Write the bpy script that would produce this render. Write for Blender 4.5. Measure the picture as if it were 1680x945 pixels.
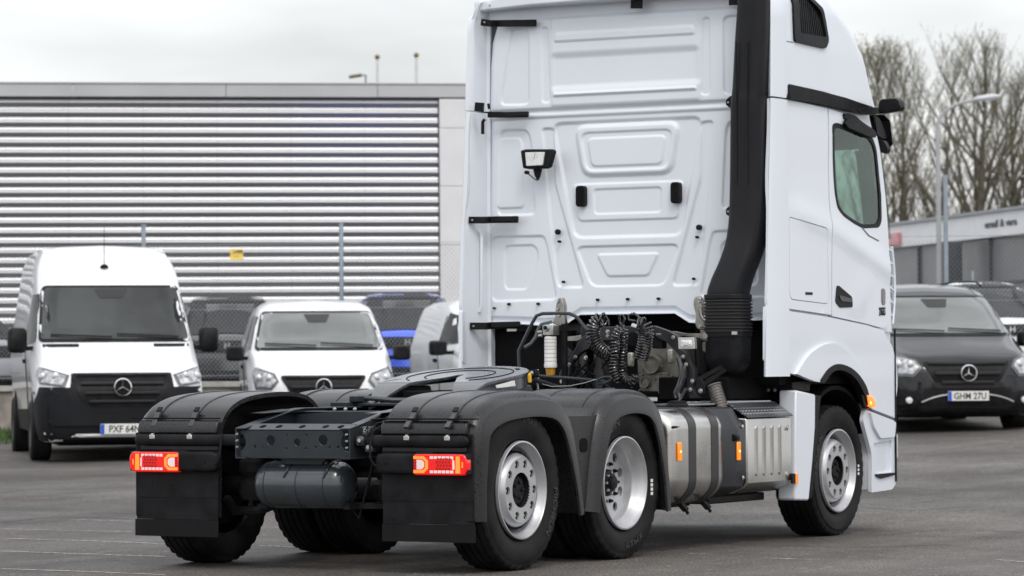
import bpy, bmesh, math, random
import numpy as np
from math import pi, sin, cos, sqrt, radians, atan2
from mathutils import Vector, Matrix
from mathutils.geometry import delaunay_2d_cdt
from mathutils.bvhtree import BVHTree
random.seed(7); rng = np.random.default_rng(5)
for o in list(bpy.data.objects): bpy.data.objects.remove(o)
S = bpy.context.scene
COL = S.collection
# ------------------------------------------------------------ camera
CP = dict(loc=(-18.8858, -11.9771, 1.2692), yaw=.5201, pitch=.0210, roll=-.0066, f=5829.8)
def cam_axes():
    y, p, r = CP['yaw'], CP['pitch'], CP['roll']
    F = Vector((cos(y)*cos(p), sin(y)*cos(p), sin(p)))
    R = Vector((sin(y), -cos(y), 0)); U = R.cross(F)
    return F, R*cos(r)+U*sin(r), -R*sin(r)+U*cos(r)
CF, CR, CU = cam_axes(); CL = Vector(CP['loc'])
cd = bpy.data.cameras.new('camera'); cam = bpy.data.objects.new('camera', cd); COL.objects.link(cam)
cd.sensor_width = 36; cd.lens = CP['f']/1680*36; cd.clip_start = .5; cd.clip_end = 3000
m = Matrix((CR, CU, -CF)).transposed().to_4x4(); m.translation = CL; cam.matrix_world = m
cd.dof.use_dof = True; cd.dof.focus_distance = 20.6; cd.dof.aperture_fstop = 5.6
S.camera = cam
# ------------------------------------------------------------ world, sun, exposure
W = bpy.data.worlds.new('World'); S.world = W; W.use_nodes = True
nt = W.node_tree; nt.nodes.clear(); N = nt.nodes.new; LK = nt.links.new
SUN_EL, SUN_AZ = radians(52), radians(222)      # high sun behind cloud, from behind the camera
sky = N('ShaderNodeTexSky'); sky.sky_type = 'NISHITA'; sky.sun_disc = False
sky.sun_elevation = SUN_EL; sky.sun_rotation = radians(90)-SUN_AZ; sky.air_density = 1; sky.dust_density = 4
b1 = N('ShaderNodeBackground'); b1.inputs[1].default_value = .05; LK(sky.outputs[0], b1.inputs[0])
tc = N('ShaderNodeTexCoord'); sp = N('ShaderNodeSeparateXYZ'); LK(tc.outputs['Generated'], sp.inputs[0])
mp = N('ShaderNodeMapping'); mp.inputs['Scale'].default_value = (1.6, 1.6, 6); LK(tc.outputs['Generated'], mp.inputs[0])
nz = N('ShaderNodeTexNoise'); nz.inputs['Scale'].default_value = 1.7; nz.inputs['Detail'].default_value = 5; nz.inputs['Roughness'].default_value = .48
LK(mp.outputs[0], nz.inputs[0])
cr = N('ShaderNodeValToRGB'); cr.color_ramp.elements[0].position = .38; cr.color_ramp.elements[0].color = (.56, .555, .55, 1)
cr.color_ramp.elements[1].position = .57; cr.color_ramp.elements[1].color = (1.0, 1.0, 1.0, 1); LK(nz.outputs[0], cr.inputs[0])
el = N('ShaderNodeMapRange'); el.inputs[1].default_value = 0; el.inputs[2].default_value = .8; el.inputs[3].default_value = .95; el.inputs[4].default_value = 1.45
LK(sp.outputs[2], el.inputs[0])
b2 = N('ShaderNodeBackground'); LK(cr.outputs[0], b2.inputs[0]); LK(el.outputs[0], b2.inputs[1])
ad = N('ShaderNodeAddShader'); LK(b1.outputs[0], ad.inputs[0]); LK(b2.outputs[0], ad.inputs[1])
wo = N('ShaderNodeOutputWorld'); LK(ad.outputs[0], wo.inputs[0])
sl = bpy.data.lights.new('sun', 'SUN'); sl.energy = .75; sl.angle = radians(14); sl.color = (1, .97, .93)
so = bpy.data.objects.new('sun', sl); COL.objects.link(so)
so.rotation_euler = Vector((cos(SUN_AZ)*cos(SUN_EL), sin(SUN_AZ)*cos(SUN_EL), sin(SUN_EL))).to_track_quat('Z', 'Y').to_euler()
S.view_settings.view_transform = 'Standard'; S.view_settings.look = 'None'; S.view_settings.exposure = .02; S.view_settings.gamma = 1
S.render.engine = 'CYCLES'; S.cycles.max_bounces = 8; S.cycles.transparent_max_bounces = 12

# ------------------------------------------------------------ helpers
def ray(u, v): return CF + CR*((u-840)/CP['f']) - CU*((v-472.5)/CP['f'])
def at(ax, val, u, v):
    d = ray(u, v); return CL + d*((val-CL[ax])/d[ax])
def oy(y, pts): return [(p[0], p[2]) for p in (at(1, y, *q) for q in pts)]      # -> (x, z) on the plane y
def ox(x, pts): return [(p[1], p[2]) for p in (at(0, x, *q) for q in pts)]      # -> (y, z) on the plane x
def atD(u, v, D): return CL + ray(u, v)*D
FH = Vector((cos(CP['yaw']), sin(CP['yaw']), 0)); RH = Vector((FH.y, -FH.x, 0))
def zig(s, ox_, oy_, pts): return [(ox_+a/s, oy_+b/s) for a, b in pts]

class MB:
    def __init__(s): s.v = []; s.f = []
    def add(s, v, f):
        n = len(s.v); s.v += [tuple(p) for p in v]; s.f += [tuple(i+n for i in q) for q in f]; return s
    def box(s, x0, x1, y0, y1, z0, z1):
        v = [(x, y, z) for x in (x0, x1) for y in (y0, y1) for z in (z0, z1)]
        return s.add(v, [(0,1,3,2), (4,6,7,5), (0,4,5,1), (2,3,7,6), (0,2,6,4), (1,5,7,3)])
    def obox(s, c, ax, ay, az):
        c = Vector(c); ax, ay, az = Vector(ax), Vector(ay), Vector(az)
        v = [c+ax*i+ay*j+az*k for i in (-1, 1) for j in (-1, 1) for k in (-1, 1)]
        return s.add(v, [(0,1,3,2), (4,6,7,5), (0,4,5,1), (2,3,7,6), (0,2,6,4), (1,5,7,3)])
    def bar(s, p, q, w, h, up=(0, 0, 1)):
        p, q = Vector(p), Vector(q); d = (q-p); a = d.cross(Vector(up)).normalized(); b = a.cross(d).normalized()
        return s.obox((p+q)/2, d/2, a*w/2, b*h/2)
    def tube(s, pts, r, n=8, closed=False, cap=True):
        pts = [Vector(p) for p in pts]; k = len(pts); R = r if isinstance(r, (list, tuple)) else [r]*k
        T = []
        for i in range(k):
            a = pts[(i-1) % k] if (closed or i) else pts[i]; b = pts[(i+1) % k] if (closed or i < k-1) else pts[i]
            T.append((b-a).normalized())
        u = T[0].orthogonal().normalized(); vs = []
        for i in range(k):
            u = (u-T[i]*u.dot(T[i])).normalized(); w = T[i].cross(u)
            for j in range(n): t = 2*pi*j/n; vs.append(pts[i]+(u*cos(t)+w*sin(t))*R[i])
        fs = [(i*n+j, i*n+(j+1) % n, ((i+1) % k)*n+(j+1) % n, ((i+1) % k)*n+j) for i in range(k if closed else k-1) for j in range(n)]
        if cap and not closed: fs += [tuple(range(n))[::-1], tuple((k-1)*n+j for j in range(n))]
        return s.add(vs, fs)
    def cyl(s, p, q, r, n=20, r2=None): return s.tube([p, q], [r, r if r2 is None else r2], n)
    def lathe(s, prof, c=(0, 0, 0), axis='y', n=48, mod=None):      # prof (along axis, radius)
        vs = []; k = len(prof); c = Vector(c)
        for j in range(n):
            t = 2*pi*j/n
            for i, (a, r) in enumerate(prof):
                if mod: r, tt = mod(i, j, r), t
                A, B = r*cos(t), r*sin(t)
                vs.append(c+Vector({'y': (A, a, B), 'x': (a, A, B), 'z': (A, B, a)}[axis]))
        return s.add(vs, [(j*k+i, j*k+i+1, ((j+1) % n)*k+i+1, ((j+1) % n)*k+i) for j in range(n) for i in range(k-1)])
    def loft(s, secs, closed=True, caps=True):
        n = len(secs[0]); k = len(secs); v = [p for q in secs for p in q]
        e = n if closed else n-1
        f = [(i*n+j, i*n+(j+1) % n, (i+1)*n+(j+1) % n, (i+1)*n+j) for i in range(k-1) for j in range(e)]
        if caps and closed: f += [tuple(range(n))[::-1], tuple((k-1)*n+j for j in range(n))]
        return s.add(v, f)
    def prism(s, pts, ax, a, b):                # 2D polygon, extruded along axis ax from a to b
        def P(t, q): return {0: (t, q[0], q[1]), 1: (q[0], t, q[1]), 2: (q[0], q[1], t)}[ax]
        n = len(pts); return s.add([P(a, q) for q in pts]+[P(b, q) for q in pts],
            [(i, (i+1) % n, n+(i+1) % n, n+i) for i in range(n)]+[tuple(range(n))[::-1], tuple(range(n, 2*n))])

def inpoly(x, y, P):
    c = np.zeros(np.shape(x), bool); n = len(P)
    for i in range(n):
        x1, y1 = P[i]; x2, y2 = P[(i+1) % n]
        if y1 == y2: continue
        c ^= ((y1 > y) != (y2 > y)) & (x < (x2-x1)*(y-y1)/(y2-y1)+x1)
    return c
def sdf(x, y, P):                               # signed distance, + inside
    d = np.full(np.shape(x), 1e9); n = len(P)
    for i in range(n):
        ax, ay = P[i]; bx, by = P[(i+1) % n]; ex, ey = bx-ax, by-ay; L = ex*ex+ey*ey+1e-12
        t = np.clip(((x-ax)*ex+(y-ay)*ey)/L, 0, 1)
        d = np.minimum(d, np.hypot(x-ax-t*ex, y-ay-t*ey))
    return np.where(inpoly(x, y, P), d, -d)
def rpoly(P, r, k=4):
    out = []; n = len(P); P = [Vector(p[:2]) for p in P]
    for i in range(n):
        a, b, c = P[i-1], P[i], P[(i+1) % n]; u = (a-b); w = (c-b)
        rr = min(r[i] if isinstance(r, (list, tuple)) else r, u.length*.45, w.length*.45)
        if rr < 1e-4: out.append(tuple(b)); continue
        p, q = b+u.normalized()*rr, b+w.normalized()*rr
        for j in range(k+1):
            t = j/k; out.append(tuple(p*(1-t)**2+b*2*t*(1-t)+q*t*t))
    return out
def circ(cx, cy, r, n=16): return [(cx+r*cos(2*pi*i/n), cy+r*sin(2*pi*i/n)) for i in range(n)]
def rrect(x0, x1, y0, y1, r, k=4): return rpoly([(x0, y0), (x1, y0), (x1, y1), (x0, y1)], r, k)
def dense(P, step):
    o = []; n = len(P)
    for i in range(n):
        a, b = Vector(P[i][:2]), Vector(P[(i+1) % n][:2]); k = max(1, int((b-a).length/step+.5))
        o += [tuple(a.lerp(b, j/k)) for j in range(k)]
    return o
def plate(mb, P, holes, fn, depth, step=.06):   # plate cut to outline P with holes; fn(u, v) -> (point, inward unit vector)
    loops = [dense(P, step)]+[dense(h, step) for h in holes]
    vs = []; ed = []
    for L in loops:
        n0 = len(vs); vs += [Vector(p) for p in L]; ed += [(n0+i, n0+(i+1) % len(L)) for i in range(len(L))]
    nb = len(vs); xs = [p[0] for p in P]; ys = [p[1] for p in P]
    gx, gy = np.meshgrid(np.arange(min(xs)+step*.5, max(xs), step), np.arange(min(ys)+step*.5, max(ys), step))
    if gx.size:
        k = sdf(gx, gy, P) > step*.45
        for h in holes: k &= sdf(gx, gy, h) < -step*.45
        vs += [Vector((a, b)) for a, b in zip(gx[k], gy[k])]
    r = delaunay_2d_cdt(vs, ed, [], 0, 1e-6); rv, rf = r[0], [f for f in r[2] if len(f) == 3]
    cx = np.array([sum(rv[i].x for i in f)/3 for f in rf]); cy = np.array([sum(rv[i].y for i in f)/3 for f in rf])
    ok = inpoly(cx, cy, P)
    for h in holes: ok &= ~inpoly(cx, cy, h)
    rf = [f for f, q in zip(rf, ok) if q]
    if not rf: return mb
    pts = [fn(p.x, p.y) for p in rv]; n = len(pts)
    used = {}
    for f in rf:
        for i in range(3):
            e = (f[i], f[(i+1) % 3]); used[e] = 1
    V = [tuple(p[0]) for p in pts]+[tuple(Vector(p[0])+Vector(p[1])*depth) for p in pts]
    c, d = (Vector(pts[rf[0][i]][0]) for i in (0, 1)); e = Vector(pts[rf[0][2]][0])
    nrm = (d-c).cross(e-c); flip = nrm.dot(Vector(pts[rf[0][0]][1])) > 0
    F_ = [tuple(f) for f in rf]+[tuple(n+i for i in f[::-1]) for f in rf]
    F_ += [(b, a, n+a, n+b) for (a, b) in used if (b, a) not in used]
    if flip: F_ = [q[::-1] for q in F_]
    u = sorted({i for q in F_ for i in q}); mp_ = {a: b for b, a in enumerate(u)}
    return mb.add([V[i] for i in u], [tuple(mp_[i] for i in q) for q in F_])
def fx(x, inward=1): return lambda a, b: (Vector((x, a, b)), Vector((inward, 0, 0)))
def fy(y, inward=1): return lambda a, b: (Vector((a, y, b)), Vector((0, inward, 0)))
def fz(z): return lambda a, b: (Vector((a, b, z)), Vector((0, 0, -1)))

REMAP = [False]
def obj(name, mb, mat, parent=None, ang=35, bev=0, kind=None, label=None, sub=0):
    if REMAP[0]: mb.v = [(p[0] if p[0] > -.59 else -.59+(p[0]+.59)*.5, p[1], p[2]) for p in mb.v]
    me = bpy.data.meshes.new(name); me.from_pydata(mb.v, [], mb.f); me.validate(); me.update()
    me.polygons.foreach_set('use_smooth', [True]*len(me.polygons))
    try: me.set_sharp_from_angle(angle=radians(ang))
    except Exception: pass
    if mat: me.materials.append(mat)
    o = bpy.data.objects.new(name, me); COL.objects.link(o)
    if parent: o.parent = parent
    if bev:
        b = o.modifiers.new('bevel', 'BEVEL'); b.width = bev; b.segments = 2; b.limit_method = 'ANGLE'; b.angle_limit = radians(40)
    if sub:
        b = o.modifiers.new('subdivision', 'SUBSURF'); b.levels = sub; b.render_levels = sub
    if kind: o['kind'] = kind
    if label: o['label'] = label
    return o
def tag(o, label, cat, group=None):
    o['label'] = label; o['category'] = cat
    if group: o['group'] = group
    return o
def thing(name, label, cat, loc=(0, 0, 0), rz=0, group=None):
    o = bpy.data.objects.new(name, None); COL.objects.link(o); o.location = loc; o.rotation_euler = (0, 0, rz); o.empty_display_size = .3
    return tag(o, label, cat, group)
def clone(o, parent=None, loc=None, rot=None):
    c = o.copy(); COL.objects.link(c); c.parent = parent
    if loc is not None: c.location = loc
    if rot is not None: c.rotation_euler = rot
    for ch in o.children: clone(ch, c)
    return c
def text_mb(s, size, fn, thick=.002, bold=.0, align='CENTER', sx=1):   # fn(u, v, t) -> point
    cu = bpy.data.curves.new('t', 'FONT'); cu.body = s; cu.size = size; cu.extrude = thick/2; cu.offset = bold
    cu.align_x = align; cu.align_y = 'CENTER'; cu.resolution_u = 3
    o = bpy.data.objects.new('t', cu); COL.objects.link(o)
    dg = bpy.context.evaluated_depsgraph_get(); me = o.evaluated_get(dg).to_mesh()
    mb = MB(); mb.add([fn(v.co.x*sx, v.co.y, v.co.z) for v in me.vertices], [tuple(p.vertices) for p in me.polygons])
    o.evaluated_get(dg).to_mesh_clear(); bpy.data.objects.remove(o); bpy.data.curves.remove(cu)
    return mb

# ------------------------------------------------------------ materials
MT = {}
def M(name, col=None, r=.5, metal=0, coat=0, var=.06, vs=3., bump=0, bs=150., bd=.002, emit=0, ecol=None, spec=.5, coatr=.03, rv=0):
    if name in MT: return MT[name]
    m = bpy.data.materials.new(name); m.use_nodes = True; MT[name] = m
    t = m.node_tree; b = t.nodes['Principled BSDF']; L = t.links.new
    c = (*col, 1); b.inputs['Roughness'].default_value = r; b.inputs['Metallic'].default_value = metal
    b.inputs['Coat Weight'].default_value = coat; b.inputs['Coat Roughness'].default_value = coatr
    b.inputs['Specular IOR Level'].default_value = spec
    co = t.nodes.new('ShaderNodeTexCoord')
    n = t.nodes.new('ShaderNodeTexNoise'); n.inputs['Scale'].default_value = vs; n.inputs['Detail'].default_value = 6; L(co.outputs['Object'], n.inputs[0])
    mx = t.nodes.new('ShaderNodeMix'); mx.data_type = 'RGBA'
    mx.inputs[6].default_value = tuple(x*(1-var) for x in col)+(1,); mx.inputs[7].default_value = tuple(min(1, x*(1+var)) for x in col)+(1,)
    mr = t.nodes.new('ShaderNodeMapRange'); mr.inputs[1].default_value = .35; mr.inputs[2].default_value = .65; L(n.outputs[0], mr.inputs[0])
    L(mr.outputs[0], mx.inputs[0]); L(mx.outputs[2], b.inputs['Base Color'])
    if rv:
        m2 = t.nodes.new('ShaderNodeMapRange'); m2.inputs[1].default_value = .3; m2.inputs[2].default_value = .7
        m2.inputs[3].default_value = max(.02, r-rv); m2.inputs[4].default_value = r+rv; L(n.outputs[0], m2.inputs[0]); L(m2.outputs[0], b.inputs['Roughness'])
    if bump:
        n2 = t.nodes.new('ShaderNodeTexNoise'); n2.inputs['Scale'].default_value = bs; n2.inputs['Detail'].default_value = 3; L(co.outputs['Object'], n2.inputs[0])
        bp = t.nodes.new('ShaderNodeBump'); bp.inputs['Strength'].default_value = bump; bp.inputs['Distance'].default_value = bd
        L(n2.outputs[0], bp.inputs['Height']); L(bp.outputs[0], b.inputs['Normal'])
    if emit:
        b.inputs['Emission Color'].default_value = (*(ecol or col), 1); b.inputs['Emission Strength'].default_value = emit
    return m
def drops(m, scale=160, amt=.35, dark=.45):     # beads of rain lying on a surface
    t = m.node_tree; b = t.nodes['Principled BSDF']; L = t.links.new; co = t.nodes.new('ShaderNodeTexCoord')
    v = t.nodes.new('ShaderNodeTexVoronoi'); v.inputs['Scale'].default_value = scale; L(co.outputs['Object'], v.inputs[0])
    sz = t.nodes.new('ShaderNodeMapRange'); sz.inputs[1].default_value = 0; sz.inputs[2].default_value = 1; sz.inputs[3].default_value = -.15; sz.inputs[4].default_value = amt
    L(v.outputs['Color'], sz.inputs[0])
    lt = t.nodes.new('ShaderNodeMath'); lt.operation = 'LESS_THAN'; L(v.outputs['Distance'], lt.inputs[0]); L(sz.outputs[0], lt.inputs[1])
    old = b.inputs['Base Color'].links[0].from_socket
    mx = t.nodes.new('ShaderNodeMix'); mx.data_type = 'RGBA'; mx.blend_type = 'MULTIPLY'; mx.inputs[7].default_value = (dark, dark, dark, 1)
    L(lt.outputs[0], mx.inputs[0]); L(old, mx.inputs[6]); L(mx.outputs[2], b.inputs['Base Color'])
    rr = t.nodes.new('ShaderNodeMapRange'); rr.inputs[3].default_value = b.inputs['Roughness'].default_value; rr.inputs[4].default_value = .06
    L(lt.outputs[0], rr.inputs[0]); L(rr.outputs[0], b.inputs['Roughness'])
white = M('white_paint', (.745, .79, .855), .34, coat=.45, var=.015, vs=1.2, coatr=.04)
vwhite = M('van_white_paint', (.78, .80, .82), .3, coat=.8, var=.02, vs=2)
vblack = M('van_black_paint', (.010, .0105, .013), .35, coat=.8, var=.25, vs=4, coatr=.05, spec=.1)
greyp = M('grey_car_paint', (.045, .045, .05), .3, metal=.2, coat=1)
bluep = M('blue_car_paint', (.03, .11, .85), .3, coat=1)
silverp = M('silver_car_paint', (.28, .29, .31), .3, metal=.5, coat=1)
plast = M('black_plastic', (.011, .0115, .013), .46, spec=.14, var=.35, vs=8, bump=.25, bs=500, bd=.0006)
fendm = M('wet_fender_plastic', (.020, .0205, .023), .29, spec=.42, var=.15, vs=5, bump=.3, bs=420, bd=.0006); drops(fendm, 78, .50, .2)
pipem = M('textured_duct_plastic', (.012, .0125, .015), .40, spec=.2, var=.12, vs=6, bump=.35, bs=260, bd=.001); drops(pipem, 150, .2, 1.5)
rubber = M('tyre_rubber', (.0135, .0132, .0132), .58, spec=.15, var=.55, vs=5, bump=.2, bs=300, bd=.0008, rv=.08)
rubmark = M('tyre_lettering', (.045, .046, .048), .45)
chass = M('chassis_paint', (.028, .034, .040), .34, spec=.3, var=.12, vs=4, rv=.08)
dark = M('underbody_black', (.006, .006, .007), .7, var=.2, spec=.1)
steel = M('rim_silver_paint', (.52, .53, .55), .36, metal=.55, var=.05, vs=5, rv=.06)
alu = M('brushed_stainless', (.56, .55, .53), .28, metal=1, var=.10, vs=3, bump=.12, bs=60, bd=.001, rv=.06)
chrome = M('chrome', (.8, .8, .82), .08, metal=1)
zinc = M('zinc_bolt', (.6, .6, .58), .3, metal=.9)
castm = M('cast_aluminium', (.20, .19, .17), .5, metal=.5, var=.3, vs=14, bump=.4, bs=90, bd=.003)
bronze = M('galvanised_bracket', (.36, .35, .32), .35, metal=.85, var=.25, vs=12)
orange = M('amber_lens', (.9, .28, .02), .15, coat=1, emit=.5, ecol=(1, .25, .01))
orangelit = M('lit_amber_lens', (.9, .2, .02), .15, coat=1, emit=2.2, ecol=(1, .14, .01))
redlit = M('lit_red_lens', (.45, .008, .008), .12, coat=.4, emit=.55, ecol=(1, .012, .01))
redglow = M('lamp_guide_glow', (.9, .15, .03), .2, emit=2.3, ecol=(1, .12, .010))
ledred = M('red_led', (.3, .01, .01), .15, emit=.12, ecol=(.9, .04, .02))
ledwhite = M('clear_lamp_lens', (.75, .68, .68), .12, coat=1, emit=.25, ecol=(1, .6, .55))
lensclear = M('clear_lens', (.75, .77, .78), .12, coat=1, var=.1, vs=30, metal=.3)
paper = M('white_label', (.8, .8, .78), .6)
inkm = M('black_ink', (.02, .02, .02), .6)
blueeu = M('plate_blue', (.02, .09, .55), .4)
grassm = M('grass', (.05, .10, .02), .8, var=.4, vs=12)
concr = M('weathered_concrete', (.30, .27, .24), .85, var=.3, vs=4, bump=.4, bs=40, bd=.01)
galv = M('galvanised_post', (.33, .38, .43), .45, metal=.7, var=.15)
wirem = M('galvanised_wire', (.34, .36, .38), .5, metal=.4)
yellowm = M('yellow_sign', (.85, .62, .14), .5, var=.08)
amber = M('amber_bowl', (.45, .22, .01), .15, coat=1)
yel = M('yellow_tag', (.9, .5, .02), .4)
seatm = M('seat_fabric', (.16, .16, .16), .8)
inter = M('cab_interior', (.09, .09, .095), .7)
def glassm(name, tint, refl=.5, dens=.5):
    m = bpy.data.materials.new(name); m.use_nodes = True; t = m.node_tree; t.nodes.clear(); L = t.links.new
    tr = t.nodes.new('ShaderNodeBsdfTransparent'); tr.inputs[0].default_value = (*tint, 1)
    gl = t.nodes.new('ShaderNodeBsdfGlossy'); gl.inputs['Roughness'].default_value = .03; gl.inputs[0].default_value = (.95, 1, 1, 1)
    fa = t.nodes.new('ShaderNodeLayerWeight'); fa.inputs[0].default_value = .5; fr = t.nodes.new('ShaderNodeMath'); fr.operation = 'POWER'; fr.inputs[1].default_value = 4.5; L(fa.outputs['Facing'], fr.inputs[0])
    mr = t.nodes.new('ShaderNodeMath'); mr.operation = 'MULTIPLY_ADD'; mr.inputs[1].default_value = .8; mr.inputs[2].default_value = refl; mr.use_clamp = True; L(fr.outputs[0], mr.inputs[0])
    mx = t.nodes.new('ShaderNodeMixShader'); L(mr.outputs[0], mx.inputs[0]); L(tr.outputs[0], mx.inputs[1]); L(gl.outputs[0], mx.inputs[2])
    o = t.nodes.new('ShaderNodeOutputMaterial'); L(mx.outputs[0], o.inputs[0]); return m
cabglass = glassm('tinted_cab_glass', (.56, .68, .63), .03)
wscr = M('windscreen_glass', (.022, .026, .026), .08, coat=.1, var=.5, vs=1.5, spec=.45)
wscl = M('pale_windscreen_glass', (.07, .08, .078), .08, coat=.8, var=.4, vs=1.2, spec=.8)
# ============================================================ THE SETTING
def DL(D, L, z=0): return Vector((CL.x, CL.y, 0))+FH*D+RH*L+Vector((0, 0, z))
def gz(D, L): return min(.026, max(.006, .0165+.0011*L))*max(0., (min(D, 52)-28))
def terr(L): return .78+.015*max(-20, min(L, 20))
def gpt(u, v, off=.004):                # where the pixel's ray meets the yard
    d = ray(u, v); t = 10
    while t < 60:
        p = CL+d*t; D = (p-CL).dot(FH); L = (p-CL).dot(RH)
        if p.z < gz(D, L): break
        t += .02
    return Vector((p.x, p.y, gz(D, L)+off))
Ds = [-60, -20, 0, 8, 14, 20, 24, 28]+[28+i*1.5 for i in range(1, 16)]+[52.05]
Ls = [-70, -40, -20]+[i*2. for i in range(-8, 9)]+[20, 40, 70]
g = MB(); g.add([DL(D, L, gz(D, L)) for D in Ds for L in Ls], [(i*len(Ls)+j, i*len(Ls)+j+1, (i+1)*len(Ls)+j+1, (i+1)*len(Ls)+j) for i in range(len(Ds)-1) for j in range(len(Ls)-1)])
def asphalt():
    m = bpy.data.materials.new('asphalt'); m.use_nodes = True; t = m.node_tree; b = t.nodes['Principled BSDF']; L = t.links.new; N = t.nodes.new
    co = N('ShaderNodeTexCoord')
    def noise(s, d=6, sc=None, ro=.6):
        n = N('ShaderNodeTexNoise'); n.inputs['Scale'].default_value = s; n.inputs['Detail'].default_value = d; n.inputs['Roughness'].default_value = ro
        if sc:
            q = N('ShaderNodeMapping'); q.inputs['Scale'].default_value = sc[0]; q.inputs['Rotation'].default_value = (0, 0, sc[1]); L(co.outputs['Object'], q.inputs[0]); L(q.outputs[0], n.inputs[0])
        else: L(co.outputs['Object'], n.inputs[0])
        return n.outputs[0]
    def rmp(x, a, bb, c, d):
        r = N('ShaderNodeMapRange'); [setattr(r.inputs[i+1], 'default_value', q) for i, q in enumerate((a, bb, c, d))]; L(x, r.inputs[0]); return r.outputs[0]
    def mul(x, y):
        q = N('ShaderNodeMath'); q.operation = 'MULTIPLY'; L(x, q.inputs[0]); L(y, q.inputs[1]); return q.outputs[0]
    big = rmp(noise(.22, 5), .38, .62, .62, 1.42)
    mid = rmp(noise(2.2, 6), .3, .7, .85, 1.15)
    fine = rmp(noise(60, 4, ro=.85), .44, .56, .15, 2.5)
    streak = rmp(noise(1.0, 5, ((.07, 1.5, 1), radians(64))), .40, .62, .84, 1.08)
    streak2 = rmp(noise(1.3, 4, ((.05, 2.6, 1), radians(-10)), .5), .36, .44, .84, 1.)
    v = N('ShaderNodeTexVoronoi'); v.inputs['Scale'].default_value = 42; L(co.outputs['Object'], v.inputs[0])
    chip = rmp(v.outputs['Color'], .86, .96, 1., 3.2)
    grit = rmp(noise(11, 5, ro=.75), .38, .62, .86, 1.16)
    k = mul(mul(mul(mul(big, mid), mul(fine, streak)), mul(streak2, chip)), grit)
    mx = N('ShaderNodeMix'); mx.data_type = 'RGBA'; mx.blend_type = 'MULTIPLY'; mx.inputs[0].default_value = 1; mx.inputs[6].default_value = (.062, .056, .050, 1)
    cb = N('ShaderNodeCombineColor'); [L(k, cb.inputs[i]) for i in range(3)]; L(cb.outputs[0], mx.inputs[7]); L(mx.outputs[2], b.inputs['Base Color'])
    L(rmp(noise(.5, 4), .35, .65, .52, .80), b.inputs['Roughness'])
    bp = N('ShaderNodeBump'); bp.inputs['Strength'].default_value = .7; bp.inputs['Distance'].default_value = .012; L(noise(90, 3, ro=.7), bp.inputs['Height']); L(bp.outputs[0], b.inputs['Normal'])
    return m
ground = obj('asphalt_yard', g, asphalt(), kind='structure')
t2 = MB(); Ds2 = [52.3, 60, 80, 120, 300, 1800]; Ls2 = [-1500, -60, -20, -8, 0, 8, 20, 60, 1500]
t2.add([DL(D, L, terr(L)) for D in Ds2 for L in Ls2], [(i*9+j, i*9+j+1, (i+1)*9+j+1, (i+1)*9+j) for i in range(5) for j in range(8)])
obj('raised_yard', t2, M('far_yard', (.09, .09, .085), .8, var=.2), kind='structure')
# worn white lines, each one mesh
def lines(pts, w, name, mat_, label, cat_grp=None):
    mb = MB(); P = [gpt(*q) for q in pts]; P2 = []
    for a, b in zip(P, P[1:]):
        for i in range(8): P2.append(a.lerp(b, i/8))
    P2.append(P[-1]); vs = []
    for i, p in enumerate(P2):
        d = (P2[min(i+1, len(P2)-1)]-P2[max(i-1, 0)]).normalized(); s = Vector((-d.y, d.x, 0))*w/2*(.75+.5*random.random())
        vs += [p+s, p-s]
    mb.add(vs, [(2*i, 2*i+1, 2*i+3, 2*i+2) for i in range(len(P2)-1)])
    return obj(name, mb, mat_, kind='structure', label=label)
def wornline():
    m = M('worn_line_paint', (.46, .46, .45), .7, var=.25, vs=30, bump=.5, bs=110, bd=.004); t = m.node_tree; b = t.nodes['Principled BSDF']; L = t.links.new
    n = t.nodes.new('ShaderNodeTexNoise'); n.inputs['Scale'].default_value = 22; n.inputs['Detail'].default_value = 8; n.inputs['Roughness'].default_value = .75
    co = t.nodes.new('ShaderNodeTexCoord'); L(co.outputs['Object'], n.inputs[0])
    r = t.nodes.new('ShaderNodeMapRange'); r.inputs[1].default_value = .40; r.inputs[2].default_value = .56; L(n.outputs[0], r.inputs[0]); L(r.outputs[0], b.inputs['Alpha']); return m
wl = wornline(); ckm = M('tar_crack', (.022, .021, .02), .45, var=.2)
for i, q in enumerate([[(0, 736), (40, 737), (80, 736)], [(116, 853), (216, 856), (232, 856)], [(0, 868), (110, 871), (216, 873)], [(0, 884), (150, 888), (290, 894)],
          [(0, 934), (130, 938), (270, 944)], [(425, 896), (455, 897), (490, 899)], [(0, 905), (120, 909), (270, 914)], [(1128, 909), (1150, 909.5), (1172, 910)],
          [(1253, 916), (1300, 918), (1352, 919)], [(1637, 919), (1660, 921), (1682, 923)]]):
    lines(q, .045 if i else .1, 'painted_line', wl, None)
for q in [[(0, 808), (60, 802), (130, 803), (215, 797)], [(0, 858), (60, 851), (140, 848), (215, 852)], [(1420, 833), (1500, 838), (1600, 831), (1680, 834)], [(1470, 875), (1580, 868), (1680, 874)], [(1180, 893), (1400, 899), (1560, 893)]]:
    lines(q, .022, 'tar_crack', ckm, None)
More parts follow.
